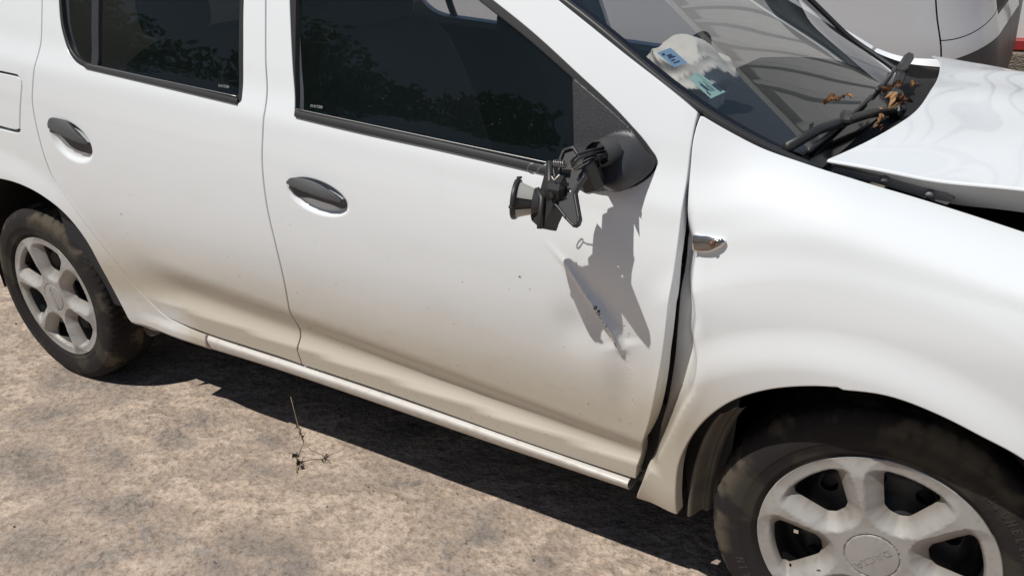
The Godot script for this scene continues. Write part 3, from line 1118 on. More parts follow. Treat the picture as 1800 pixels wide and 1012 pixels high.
	obj("fuel_flap", panel(grow(flap, -.0045), [], .014, plain_side, .002, .01, dirt, 1.0, .0005), M.paint, quarter)

	# front wing, pushed in along its rear edge
	var wing_rear := curve([-.386, 1.145, -.392, 1.105, -.390, 1.048, -.387, .989, -.392, .896, -.394, .809, -.397, .772, -.402, .685, -.410, .581, -.420, .510, -.438, .439, -.451, .365, -.459, .315, -.483, .246])
	var wing_low := curve([-.483, .246, -.436, .251, -.371, .268])
	var front_arch := curve([-.371, .268, -.371, .347, -.366, .400, -.347, .463, -.310, .534, -.253, .596, -.203, .628, -.135, .655, -.085, .667])
	var arch_on := curve([-.076, .664, -.008, .672, .070, .659, .130, .639, .196, .612, .25, .57, .30, .50, .325, .42, .335, .32])
	var front := curve([.335, .32, .55, .33, .72, .40, .74, .6, .72, .8, .60, 1.03])
	var wing_top := curve([.60, 1.03, .40, 1.075, .134, 1.084, .051, 1.085, -.036, 1.083, -.108, 1.079, -.168, 1.081, -.220, 1.090, -.268, 1.101, -.326, 1.122, -.386, 1.145])
	var wing_outline := closed([wing_rear, wing_low, front_arch, arch_on, front, wing_top])
	var wing := obj("front_wing", panel(grow(wing_outline, -.0015), [], .0085, wing_at, .0035, .02, dirt), M.paint, car)
	# side repeater lamp
	var lamp := poly([-.363, .940, -.335, .9385, -.307, .931, -.300, .924, -.306, .914, -.325, .903, -.345, .902, -.359, .906])
	var lf := func(p: Vector2) -> Vector3:
		var at := plain_side(p)
		var d := (p - Vector2(-.335, .921)) / Vector2(.034, .019)
		at.z += .0085 + .004 * maxf(0.0, 1.0 - d.length_squared())
		return at
	var rep := obj("side_repeater", panel(lamp, [], .004, lf, .002, .012), M.lamp_chrome, wing)
	obj("lens", panel(grow(lamp, -.0042), [], .004, lf, .001, .002, null, 1.0, -.0012), M.lamp_inside, rep)
	var bulb := SphereMesh.new()
	bulb.radius = .0048
	bulb.height = .0096
	var bo := obj("bulb", bulb, mat(lin(.16, .07, .04), .3), rep)
	bo.position = plain_side(Vector2(-.322, .924)) + Vector3(0, 0, .016)

	# sill
	var sill_low := Knots.new([-2.2, -2.127, -1.541, -.777, -.485, -.4], [.302, .300, .302, .284, .279, .277])
	var sill_top := Knots.new([-2.2, -2.1, -1.957, -1.792, -1.431, -.936, -.471], [.335, .342, .360, .350, .343, .329, .311])
	var sf := func(uv: Vector2) -> Vector3:
		var x := lerpf(-1.83, -.487, uv.x)
		var t := sill_top.at(x) - .004
		var l := sill_low.at(x)
		var h := t - l
		var k := [Vector2(-.06, l - .002), Vector2(-.01, l - .003), Vector2(.010, l - .001), Vector2(.0165, l + .005), Vector2(.0215, l + .40 * h), Vector2(.0245, l + .74 * h), Vector2(.020, l + .92 * h), Vector2(.006, t), Vector2(-.03, t + .003)]
		var s := uv.y * 8.0
		var i := clampi(int(s), 0, 7)
		var q: Vector2 = k[i].cubic_interpolate(k[i + 1], k[maxi(i - 1, 0)], k[mini(i + 2, 8)], s - i)
		return Vector3(x, q.y, q.x - .003 - .0035 * ss(-1.7985, -1.8015, x))
	obj("sill", sheet(200, 32, sf, 1.0, dirt_sill), M.paint_dusty, car)
	# what shows through the seams
	var shell := func(uv: Vector2) -> Vector3:
		var p := Vector2(lerpf(-2.42, -.47, uv.x), lerpf(.33, .985, uv.y))
		var at := plain_side(p)
		at.z -= .045
		return at
	obj("inner_door", sheet(60, 20, shell, 1.0), M.cabin, car)
	var jamb := func(uv: Vector2) -> Vector3:
		return Vector3(lerpf(-.56, -.25, uv.x) - .06 * (1.0 - uv.y), lerpf(.25, 1.0, uv.y), -.058 - .02 * uv.x - .05 * ss(.75, 1.0, uv.y))
	var jb := obj("door_jamb", sheet(10, 20, jamb, 1.0), mat(lin(.045, .046, .05), .5), car)
	for b in [Vector3(-.405, .87, -.068), Vector3(-.418, .79, -.066), Vector3(-.448, .47, -.066)]:
		obj("hinge_bolt", tubes([[b, b + Vector3(0, 0, .010)]], .009, .009, 6), mat(lin(.08, .08, .085), .5), jb)

	far_side([door, win], [rd_outline, rwin], q_outline, wing_outline)
	for e in [[front_low, 0]]:
		pass
	build_greenhouse()
	build_hood()
	build_mirror(fd)
	build_cabin()
	arch_liner(Vector2(-.05, .27), .385, 1.0)
	arch_liner(Vector2(-2.589, .30), .425, 1.0)
	make_wheel(Vector3(-.003, .277, -.028), p_steer, deg_to_rad(107.3 - 3.5), deg_to_rad(224), deg_to_rad(35), 1.02)
	make_wheel(Vector3(-2.589, .30, 0), 0.0, deg_to_rad(110 - 2), deg_to_rad(106), deg_to_rad(55))
	# mud flap ahead of the sill, liner edge behind the front wheel
	obj("mud_flap", slab(poly([-2.152, .328, -2.062, .312, -2.058, .283, -2.104, .262, -2.130, .262]), [], Vector3(0, 0, -.012), Vector3.RIGHT, Vector3.UP, Vector3.BACK, .006), textured(lin(.075, .06, .045), lin(.04, .034, .026), .8, 20.0), car)
	var le := func(uv: Vector2) -> Vector3:
		var g := uv.y * 1.1
		return Vector3(-.356 + .036 * uv.x + .30 * (1.0 - cos(g)) * .35, .262 + .30 * sin(g), .012 - .05 * uv.x + .008 * sin(uv.x * 9.0))
	obj("liner_edge", sheet(8, 16, le, 1.0), textured(lin(.15, .13, .10), lin(.07, .06, .045), .7, 8.0), car)
	# underbody and the far wheels
	var pan := obj("underbody", bevel_box(Vector3(3.5, .10, 1.44), .03), M.dark, car)
	pan.position = Vector3(-1.35, .24, MID)
	for x in [0.0, -2.589]:
		var w := obj("far_wheel", lathe(PackedVector2Array([Vector2(.19, -.18), Vector2(.28, -.18), Vector2(.30, -.15), Vector2(.30, -.03), Vector2(.28, 0), Vector2(.21, .005), Vector2(.19, 0), Vector2(.0005, 0)]), 48), M.wheel_black, car)
		w.position = Vector3(x, .30, 2 * MID)
		w.rotation.y = PI

var p_steer := .061

func far_side(fdoor: Array, rdoor: Array, q_outline: PackedVector2Array, wing_outline: PackedVector2Array) -> void:
	var f := far
	var cell := .04
	obj("front_door", panel(grow(fdoor[0], -.003), [fdoor[1]], cell, f, .0035, .02, dirt, -1.0), M.paint, car)
	obj("rear_door", panel(grow(rdoor[0], -.003), [rdoor[1]], cell, f, .0035, .02, dirt, -1.0), M.paint, car)
	obj("quarter_panel", panel(grow(q_outline, -.003), [], cell, f, .0035, .03, dirt, -1.0), M.paint, car)
	obj("front_wing", panel(grow(wing_outline, -.0015), [], cell, f, .0035, .02, dirt, -1.0), M.paint, car)
	obj("window_pane", panel(grow(fdoor[1], .01), [], .08, f, .0, .0, null, -1.0, .012), M.side_glass, car)
	obj("window_pane", panel(grow(rdoor[1], .01), [], .08, f, .0, .0, null, -1.0, .012), M.side_glass, car)
	obj("window_divider", panel(poly([-2.098, 1.34, -2.074, 1.0, -2.044, 1.0, -2.068, 1.34]), [], .04, f, .003, .008, null, -1.0, .001), M.plastic, car)
	var shell := func(uv: Vector2) -> Vector3:
		var p := Vector2(lerpf(-3.1, -.62, uv.x), lerpf(.30, .97, uv.y))
		var at: Vector3 = far(p)
		at.z += .045
		return at
	obj("inner_door", sheet(40, 10, shell, 1.0), M.cabin, car)

# ---------------------------------------------------------------- windscreen, roof, tail
var right_edge := [Knots.new([0, .2, .4, .75, 1.0], [-.190, -.315, -.430, -.710, -1.00]), Knots.new([0, .2, .4, .75, 1.0], [.985, 1.037, 1.097, 1.262, 1.395]), Knots.new([0, .2, .4, .75, 1.0], [-.100, -.083, -.080, -.125, -.180])]
var mid_line := [Knots.new([0, .2, .4, .75, 1.0], [-.185, -.310, -.440, -.680, -.95]), Knots.new([0, .2, .4, .75, 1.0], [.975, 1.043, 1.118, 1.265, 1.405])]
var left_edge := [Knots.new([0, .2, .4, .75, 1.0], [-.300, -.370, -.450, -.690, -.98]), Knots.new([0, .2, .4, .75, 1.0], [.897, .935, .982, 1.185, 1.33]), Knots.new([0, .2, .4, .75, 1.0], [-1.47, -1.49, -1.50, -1.44, -1.38])]

func screen(a: float, b: float) -> Vector3:
	var r := Vector3(right_edge[0].at(a), right_edge[1].at(a), right_edge[2].at(a))
	var m := Vector3(mid_line[0].at(a), mid_line[1].at(a), -.80)
	var l := Vector3(left_edge[0].at(a), left_edge[1].at(a), left_edge[2].at(a))
	var q := r * (1 - b) * (1 - 2 * b) + m * 4 * b * (1 - b) + l * b * (2 * b - 1)
	q.z = lerpf(r.z, l.z, b)
	return q

func screen_sheet(a0: float, a1: float, b0: float, b1: float, lift: float, nu: int, nv: int) -> ArrayMesh:
	var f := func(uv: Vector2) -> Vector3:
		return screen(lerpf(a0, a1, uv.y), lerpf(b0, b1, uv.x)) + Vector3(.5, .85, 0) * lift
	return sheet(nu, nv, f, -1.0 if false else 1.0)

func build_greenhouse() -> void:
	var ws := obj("windscreen", screen_sheet(0, 1, 0, 1, 0, 40, 24), M.screen_glass, car)
	obj("ceramic_band", screen_sheet(0, 1, .0, .030, .0015, 6, 24), M.gloss_black, ws)
	obj("ceramic_band", screen_sheet(0, 1, .970, 1.0, .0015, 6, 24), M.gloss_black, ws)
	obj("ceramic_band", screen_sheet(0, .05, .0301, .9699, .0015, 40, 4), M.gloss_black, ws)
	obj("ceramic_band", screen_sheet(.93, 1, .0301, .9699, .0015, 40, 4), M.gloss_black, ws)
	for side in 2:
		var pts := []
		for k in 30:
			pts.append(screen(k / 29.0, .0 if side == 0 else 1.0) + Vector3(.004, .006, .001 if side == 0 else -.001))
		obj("windscreen_seal", tubes([pts], .0075, .0075, 8), M.rubber_trim, car)
	# roof skin and lining
	var rf := func(uv: Vector2) -> Vector3:
		var x := lerpf(-3.0, -1.0, uv.x)
		var z0 := -.185
		var bow := 1.0 - pow(2 * uv.y - 1, 2)
		return Vector3(x + .10 * bow * ss(-1.4, -1.0, x), 1.40 + .03 * ss(-1.0, -1.5, x) - .05 * pow(maxf(0.0, -2.2 - x), 2) + .055 * bow, lerpf(z0, 2 * MID - z0, 1.0 - uv.y))
	var roof := obj("roof", sheet(24, 16, rf, -1.0), M.inner_paint, car)
	roof.material_override = mat(lin(.79, .80, .815), .35)
	var rl := func(uv: Vector2) -> Vector3:
		return rf.call(uv) - Vector3(0, .035, 0)
	obj("headliner", sheet(12, 8, rl, 1.0), M.headliner, car)
	# tailgate and bumpers outside the view
	var tg := func(uv: Vector2) -> Vector3:
		var y := lerpf(.30, 1.36, uv.y)
		var z := lerpf(-.02, 2 * MID + .02, uv.x)
		var k := 1.0 - pow(2 * uv.x - 1, 4)
		return Vector3(-3.14 - .06 * k + .34 * ss(.85, 1.4, y), y, z + (MID - z) * .20 * ss(.95, 1.4, y))
	obj("tailgate", sheet(20, 16, tg, 1.0, dirt), M.paint, car)
	var fb := func(uv: Vector2) -> Vector3:
		var y := lerpf(.30, .84, uv.y)
		var z := lerpf(-.05, 2 * MID + .05, uv.x)
		var k := 1.0 - pow(2 * uv.x - 1, 4)
		return Vector3(.69 + .10 * k - .05 * pow((y - .55) / .3, 2), y - .05 * uv.x, z)
	obj("front_bumper", sheet(24, 12, fb, -1.0, dirt), M.paint, car)

# ---------------------------------------------------------------- hood, hinge, scuttle
var hood_y := Knots.new([-1.56, -1.2, -.83, -.4, -.2, -.085], [.926, .985, 1.018, 1.028, 1.020, 1.011])

func hood_at(p: Vector2) -> Vector3:
	var x := p.x
	var z := -p.y
	var slope := lerpf(-.05, -.13, clampf((-.09 - z) / 1.46, 0, 1))
	var y := hood_y.at(z) + slope * (x + .15) - .22 * pow(maxf(0.0, x - .15), 2)
	y += .0035 * sin(x * 19.0 + 2.0 * sin(z * 5.0)) * ss(-.12, .05, x) + .002 * sin(z * 16.0 + x * 9.0) * ss(-.2, 0.0, x)
	return Vector3(x, y, z)

func build_hood() -> void:
	var rear := curve([-.175, .093, -.130, .22, -.098, .39, -.098, .70, -.140, 1.13, -.195, 1.46, -.213, 1.55])
	var left := curve([-.213, 1.55, .1, 1.56, .5, 1.50, .66, 1.3])
	var nose := curve([.66, 1.3, .74, .83, .66, .30])
	var right := curve([.66, .30, .5, .14, .123, .09, -.04, .09, -.175, .093])
	var outline := closed([rear, left, nose, right])
	var hood := obj("hood", panel(outline, [], .016, hood_at, .0035, .001, dirt), M.paint, car)
	var frame := func(uv: Vector2) -> Vector3:
		var x := lerpf(-.168, .62, uv.x)
		var edge := .093 + .30 * pow(maxf(0.0, x - .12), 1.6)
		var q := hood_at(Vector2(x, edge))
		var deep := .012 + .030 * ss(-.17, .05, x)
		return q + Vector3(0, -.005 - deep * uv.y, -.004 - .020 * uv.y)
	obj("hood_frame", sheet(40, 4, frame, -1.0), mat(lin(.42, .425, .42), .5), hood)
	var under := func(uv: Vector2) -> Vector3:
		var q := hood_at(Vector2(lerpf(-.10, .60, uv.x), lerpf(.14, 1.45, uv.y)))
		return q - Vector3(0, .032, 0)
	obj("hood_lining", sheet(12, 12, under, 1.0), M.dark, hood)
	# dark engine bay under it, the lit inner wing and the hinge
	var bay := obj("engine_bay", bevel_box(Vector3(.76, .06, 1.34), .01), M.dark, car)
	bay.position = Vector3(.22, .78, MID)
	var inner := func(uv: Vector2) -> Vector3:
		return Vector3(lerpf(-.22, .6, uv.x), lerpf(.80, .945 - .12 * uv.x, uv.y), -.17)
	obj("inner_wing", sheet(10, 4, inner, 1.0), M.dark, car)
	var hinge := obj("hood_hinge", slab(poly([-.165, .988, -.10, .980, -.04, .968, .02, .955, .03, .968, .01, .982, -.05, .986, -.09, .993, -.165, 1.0]), [], Vector3(0, 0, -.110), Vector3.RIGHT, Vector3.UP, Vector3(0, -.45, .89), .004), mat(lin(.16, .16, .165), .5), car)
	for c in [Vector3(-.079, .986, -.106), Vector3(-.008, .970, -.106)]:
		obj("hinge_bolt", tubes([[c, c + Vector3(0, -.003, .006)]], .0078, .006, 8), mat(lin(.17, .17, .175), .45), hinge)
	# scuttle: black plastic trough between glass and hood
	var rear_edge := Knots.new([-1.6, -1.13, -.70, -.39, -.22, -.09], [-.215, -.140, -.098, -.098, -.130, -.175])
	var cowl := func(uv: Vector2) -> Vector3:
		var q := screen(.045, uv.x) + Vector3(.003, .008, 0)
		var h := hood_at(Vector2(rear_edge.at(q.z), -q.z))
		var k := uv.y
		return Vector3(lerpf(q.x - .012, h.x + .05, k), lerpf(q.y - .004, h.y - .05, k) - .022 * sin(k * PI), q.z)
	obj("scuttle_panel", sheet(40, 10, cowl, 1.0), textured(lin(.016, .016, .017), lin(.009, .009, .009), .75, 30.0, .3), car)
	# wipers
	for w in [[[Vector3(-.245, 1.022, -.105), Vector3(-.215, 1.035, -.20), Vector3(-.190, 1.030, -.30), Vector3(-.170, 1.018, -.42), Vector3(-.160, 1.0, -.52), Vector3(-.150, .985, -.60)], .0105, .03, .36], [[Vector3(-.215, 1.005, -1.12), Vector3(-.208, 1.005, -1.0), Vector3(-.195, 1.01, -.90), Vector3(-.185, 1.0, -.80), Vector3(-.18, .985, -.74)], .013, .42, .80]]:
		var p: Array = w[0]
		var arm := obj("wiper", tubes([p], w[1], w[1] * .85, 6), M.rubber_trim, car)
		var blade := []
		for k in 10:
			blade.append(screen(.05, lerpf(w[2], w[3], k / 9.0)) + Vector3(.004, .012, 0))
		obj("blade", tubes([blade], .006, .005, 5), M.rubber_trim, arm)
		var knuckle := obj("pivot", bevel_box(Vector3(.035, .026, .045), .008), M.rubber_trim, arm)
		knuckle.position = p[p.size() - 1]
		var clip := obj("clip", bevel_box(Vector3(.022, .018, .06), .006), M.rubber_trim, arm)
		clip.position = p[2] + Vector3(0, .006, 0)
		clip.rotation.y = .25

# ---------------------------------------------------------------- the broken mirror
func build_mirror(door: Node) -> void:
	var sail := grow(grow(closed([curve([-.641, 1.174, -.522, 1.111, -.466, 1.070, -.450, 1.052, -.453, 1.039, -.472, 1.016, -.508, .995, -.570, .989, -.622, .993]), curve([-.622, .993, -.619, 1.05, -.641, 1.174])]), -.004), .004)
	var c := Vector2(-.512, 1.040)
	var f := func(p: Vector2) -> Vector3:
		var at := side_point(p.x, p.y, false)
		var d := (p - c)
		var r := Vector2(d.x / .062, d.y / .056).length()
		at.z += .005 + .058 * (1.0 - ss(.30, 1.0, r)) + .006 * ss(.02, -.05, d.y)
		return at
	var base := obj("mirror_base", panel(sail, [], .006, f, .004, .012), M.plastic, door)
	# torn open stub
	var rim := []
	var st := Sheet.new()
	var ax := Vector3(.06, .16, .98).normalized()
	var ux := Vector3(0, 1, 0).cross(ax).normalized()
	var uy := ax.cross(ux)
	var o := Vector3(-.525, 1.026, .055)
	rng.seed = 7
	var jag := []
	for k in 28:
		jag.append(rng.randf_range(-.004, .008) if k % 4 or k < 14 else rng.randf_range(.008, .02))
	for row in 5:
		for k in 29:
			var g := TAU * k / 28
			var rr := .027 - .0015 * minf(row, 3) if row < 4 else .021
			var along: float = [-.03, -.01, .012, .02 + jag[k % 28], -.025][row]
			var dirv := ux * cos(g) + uy * sin(g)
			st.add(o + ax * along + dirv * rr, dirv if row < 4 else -dirv, Color.WHITE)
	for row in 4:
		for k in 28:
			var a := row * 29 + k
			st.quad(a, a + 1, a + 30, a + 29)
	obj("torn_stub", st.mesh(), M.rubber_trim, base)
	var hx := Vector3(.943, .139, .302)
	var hy := Vector3(.0, .909, -.417)
	var hz := Vector3(-.333, .393, .857)
	var mech := obj("motor_housing", slab(poly([-.003, .010, .010, .001, .023, -.022, .033, -.049, .024, -.081, .017, -.098, .015, -.111, .003, -.111, -.022, -.100, -.027, -.092, -.024, -.069, -.023, -.049, -.013, -.040, -.009, -.010]), [], Vector3(-.598, 1.012, .115) - hz * .034, hx, hy, hz, .034, .003, .01), M.rubber_trim, base)
	obj("housing_rib", tubes([[Vector3(-.596, 1.020, .116), Vector3(-.584, .982, .139), Vector3(-.572, .966, .150)]], .006, .006, 6), M.rubber_trim, mech)
	obj("housing_rib", tubes([[Vector3(-.612, .972, .136), Vector3(-.596, .962, .147), Vector3(-.588, .915, .172)]], .007, .005, 6), M.rubber_trim, mech)
	# the mirror bracket: a curved plate with windows and a raised rim
	var bo := Vector3(-.566, 1.037, .088)
	var bx := Vector3(.998, .033, .049)
	var by := Vector3(.0, .830, -.557)
	var bz := Vector3(-.059, .556, .829)
	var plate := grow(grow(poly([-.016, -.003, .003, .005, .014, -.005, .032, -.025, .041, -.045, .033, -.062, .029, -.075, .038, -.094, .051, -.120, .050, -.130, .044, -.135, .023, -.122, .005, -.108, -.009, -.099, -.007, -.083, .0, -.066, -.014, -.040, -.018, -.020]), .003), -.002)
	var windows := [poly([.002, -.088, .011, -.084, .015, -.089, .006, -.093]), poly([.004, -.062, .010, -.060, .012, -.065, .006, -.067]), poly([.012, -.071, .018, -.069, .019, -.075, .014, -.077])]
	var bracket := obj("bracket", slab(plate, windows, bo - bz * .008, bx, by, bz, .008, .0012, .012), M.rubber_trim, base)
	var edge := []
	for p in resample(grow(plate, -.002), .004):
		edge.append(bo + bx * p.x + by * p.y + bz * .002)
	edge.append(edge[0])
	obj("bracket_rim", tubes([edge], .0034, .0034, 6), M.rubber_trim, bracket)
	var block := obj("pivot_block", bevel_box(Vector3(.046, .080, .046), .013), M.rubber_trim, base)
	block.position = Vector3(-.541, .996, .078)
	block.rotation = Vector3(.35, .3, .25)
	var box := obj("gear_box", bevel_box(Vector3(.036, .072, .045), .008), M.rubber_trim, base)
	box.position = Vector3(-.580, .962, .122)
	box.rotation = Vector3(.30, .2, -.12)
	# motor cup with silver lining
	var cup := obj("motor_cup", lathe(PackedVector2Array([Vector2(.022, .024), Vector2(.031, -.004), Vector2(.0355, -.004), Vector2(.037, -.007), Vector2(.037, -.011), Vector2(.035, -.013), Vector2(.030, -.010), Vector2(.025, .004), Vector2(.001, .006)]), 48), M.rubber_trim, base)
	var ca := Vector3(.86, -.10, -.30).normalized()
	var cx := Vector3(0, 1, 0).cross(ca).normalized()
	var cb := Basis(cx, ca.cross(cx), ca)
	cup.transform = Transform3D(cb, Vector3(-.642, .952, .143))
	var strips := [[-.7, .35], [1.5, 2.7], [3.4, 4.5]]
	for s in strips:
		var lining := func(uv: Vector2) -> Vector3:
			var g := lerpf(s[0], s[1], uv.x)
			var r := lerpf(.0325, .0235, uv.y)
			return Vector3(cos(g) * r, sin(g) * r, lerpf(-.003, .024, uv.y))
		obj("silver_lining", sheet(10, 3, lining, 1.0), M.bright_plastic, cup)
	var neck := obj("motor_neck", lathe(PackedVector2Array([Vector2(.016, .052), Vector2(.021, .046), Vector2(.023, .034), Vector2(.0245, .024)]), 32), mat(lin(.05, .05, .052), .3), cup)
	neck.position = Vector3.ZERO
	for k in 3:
		var g := TAU * k / 3 + 1.1
		var d := Vector3(cos(g), sin(g), 0)
		obj("motor_clip", tubes([[d * .0375 + Vector3(0, 0, -.013), d * .040 + Vector3(0, 0, -.004)]], .003, .002, 5), M.rubber_trim, cup)
	# wires, spring and the bent wire loop
	rng.seed = 19
	for k in 5:
		var j := Vector3(rng.randf_range(-.003, .003), k * .004 - .009, rng.randf_range(-.003, .003))
		var line := [Vector3(-.545, 1.020, .130) + j, Vector3(-.538, 1.030, .122) + j * 1.3, Vector3(-.529, 1.033, .095) + j, Vector3(-.518, 1.030, .06) + j]
		if k < 3:
			obj("bare_wire", tubes([line], .0014), mat(lin(.40, .38, .35), .35, .6), base)
		else:
			obj("black_wire", tubes([line], .0030), M.rubber_trim, base)
	var spring := []
	for k in 60:
		var g := k * .62
		spring.append(Vector3(-.582 + k * .0003, 1.020, .122) + Vector3(k * .00005, cos(g) * .006, sin(g) * .006))
	obj("spring", tubes([spring], .0012, .0012, 5), M.steel, base)
	var loop := []
	for k in 15:
		var g := TAU * k / 14 - .3
		loop.append(Vector3(-.634, 1.001, .11) + Vector3(cos(g) * .0085, sin(g) * .0095, -cos(g) * .004))
	loop.append_array([Vector3(-.618, 1.007, .112), Vector3(-.600, 1.015, .115)])
	obj("wire_loop", tubes([loop], .0012, .0012, 5), M.steel, base)
	obj("wire_clip", tubes([[Vector3(-.576, 1.004, .145), Vector3(-.570, .998, .147), Vector3(-.561, 1.008, .143)]], .0014, .0014, 5), mat(lin(.6, .55, .45), .4, .5), base)

# ---------------------------------------------------------------- inside
func cushion(w: float, h: float, d: float) -> ArrayMesh:
	var f := func(uv: Vector2) -> Vector3:
		var a := (uv.x - .5) * TAU
		var b := (uv.y - .5) * PI
		var sx := signf(cos(a)) * pow(absf(cos(a)), .5)
		var sz := signf(sin(a)) * pow(absf(sin(a)), .5)
		var cb := pow(maxf(cos(b), 0.0), .4)
		return Vector3(sx * cb * w / 2, signf(sin(b)) * pow(absf(sin(b)), .6) * h / 2, sz * cb * d / 2)
	return sheet(28, 16, f, -1.0)

func build_cabin() -> void:
	for z in [-.42, -1.24]:
		var seat := obj("front_seat", cushion(.16, .62, .50), M.cabin, car)
		seat.position = Vector3(-1.32, .86, z)
		seat.rotation.z = .32
		var base := obj("seat_cushion", cushion(.52, .18, .50), M.cabin, seat)
		base.transform = seat.transform.affine_inverse() * Transform3D(Basis(), Vector3(-1.02, .55, z))
		var head := obj("headrest", cushion(.10, .18, .27), M.cabin, seat)
		head.transform = seat.transform.affine_inverse() * Transform3D(Basis(Vector3.BACK, .2), Vector3(-1.43, 1.235, z))
	var bench := obj("rear_seat", cushion(.18, .62, 1.25), M.cabin, car)
	bench.position = Vector3(-2.22, .80, MID)
	bench.rotation.z = .35
	var sq := obj("seat_cushion", cushion(.5, .2, 1.25), M.cabin, bench)
	sq.transform = bench.transform.affine_inverse() * Transform3D(Basis(), Vector3(-1.95, .52, MID))
	for z in [-.50, -1.16]:
		var h := obj("headrest", cushion(.09, .15, .25), M.cabin, bench)
		h.transform = bench.transform.affine_inverse() * Transform3D(Basis(), Vector3(-2.33, 1.16, z))
	var fl := obj("cabin_floor", bevel_box(Vector3(2.6, .04, 1.46), .01), M.cabin, car)
	fl.position = Vector3(-1.75, .32, MID)
	# dashboard
	var df := func(uv: Vector2) -> Vector3:
		var q := screen(.02, lerpf(.03, .97, uv.x))
		var k := uv.y
		return Vector3(lerpf(q.x - .02, -.80, k), lerpf(q.y - .02, .985 - .07 * uv.x, ss(0.0, .35, k)) + .02 * sin(k * PI) - .10 * ss(.8, 1.0, k) - .35 * ss(.96, 1.0, k), q.z)
	var dash := obj("dashboard", sheet(30, 20, df, 1.0), mat(lin(.014, .0145, .016), .8), car)
	var wheel := TorusMesh.new()
	wheel.inner_radius = .165
	wheel.outer_radius = .19
	var sw := obj("steering_wheel", wheel, M.cabin, car)
	sw.position = Vector3(-.90, .86, -1.22)
	sw.rotation.z = 1.15
	# the passenger airbag hanging out of the dashboard
	var bag_noise := FastNoiseLite.new()
	bag_noise.seed = 9
	bag_noise.frequency = 1.0
	bag_noise.fractal_type = FastNoiseLite.FRACTAL_RIDGED
	bag_noise.fractal_octaves = 2
	bag_noise.fractal_gain = .35
	var bf := func(uv: Vector2) -> Vector3:
		var a := (uv.x - .5) * TAU
		var b := (uv.y - .5) * PI
		var d := Vector3(cos(a) * cos(b), sin(b), sin(a) * cos(b))
		var n := .88 + .24 * bag_noise.get_noise_3dv(d * .75 + Vector3(4, 1, 2))
		var p := d * n
		return Vector3(p.x * .098, p.y * .078, p.z * .10)
	var cloth := mat(lin(.74, .72, .66), .85)
	cloth.backlight_enabled = true
	cloth.backlight = Color(.25, .25, .24)
	var bag := obj("airbag", sheet(56, 32, bf, -1.0), cloth, dash)
	bag.position = Vector3(-.56, 1.062, -.45)
	bag.rotation = Vector3(.2, .5, -.25)
	# paper slips held behind the glass
	sticker(STICK_BLUE, lin(.28, .46, .66), 0)
	sticker(STICK_GREEN, lin(.42, .66, .60), 1)

# a paper slip held on the inside of the glass: its corners as (up, across) on the windscreen
const STICK_BLUE := [Vector2(0.5323, 0.0642), Vector2(0.5241, 0.1026), Vector2(0.4658, 0.0980), Vector2(0.4773, 0.0625)]
const STICK_GREEN := [Vector2(0.4332, 0.0618), Vector2(0.4313, 0.0933), Vector2(0.3399, 0.0919), Vector2(0.3535, 0.0517)]

func sticker(k: Array, color: Color, dark_square: int) -> void:
	var f := func(uv: Vector2) -> Vector3:
		var q: Vector2 = k[0].lerp(k[1], uv.x).lerp(k[3].lerp(k[2], uv.x), uv.y)
		return screen(q.x, q.y) - Vector3(.5, .85, 0) * .003
	var slip := obj("paper_slip", sheet(8, 6, f, 1.0), mat(color, .7), car)
	var ink := mat(lin(.03, .05, .12), .7)
	var rows := [[.12, .30, .10], [.30, .62, .12], [.22, .72, .05], [.20, .50, .05], [.20, .66, .05]]
	for r in rows.size():
		var g := func(uv: Vector2) -> Vector3:
			var p := Vector2(lerpf(rows[r][0], rows[r][1], uv.y), .14 + r * .155 + rows[r][2] * uv.x)
			if dark_square:
				p = Vector2(p.y * .75, 1.0 - p.x)
			return f.call(p) + Vector3(.5, .85, 0) * .001
		obj("print_line", sheet(2, 2, g, 1.0), ink, slip)
	if dark_square:
		for box in [[.80, .97, .58, .90], [.745, .765, .04, .96]]:
			var g := func(uv: Vector2) -> Vector3:
				return f.call(Vector2(lerpf(box[0], box[1], uv.x), lerpf(box[2], box[3], uv.y))) + Vector3(.5, .85, 0) * .001
			obj("print_block", sheet(2, 2, g, 1.0), ink, slip)


# ---------------------------------------------------------------- small things
func leaf_mesh(s: int) -> ArrayMesh:
	var r := RandomNumberGenerator.new()
	r.seed = s
	var curl := r.randf_range(.8, 2.2)
	var twist := r.randf_range(-1.2, 1.2)
	var f := func(uv: Vector2) -> Vector3:
		var t := uv.x
		var w := .011 * sin(PI * pow(t, .8)) * (1.0 + .25 * sin(t * 23.0 + s))
		var q := (uv.y - .5) * 2.0
		return Vector3((t - .5) * .036, .008 * curl * q * q + .010 * sin(t * PI * curl) + .004 * twist * q * t, w * q)
	return sheet(12, 6, f, 1.0)

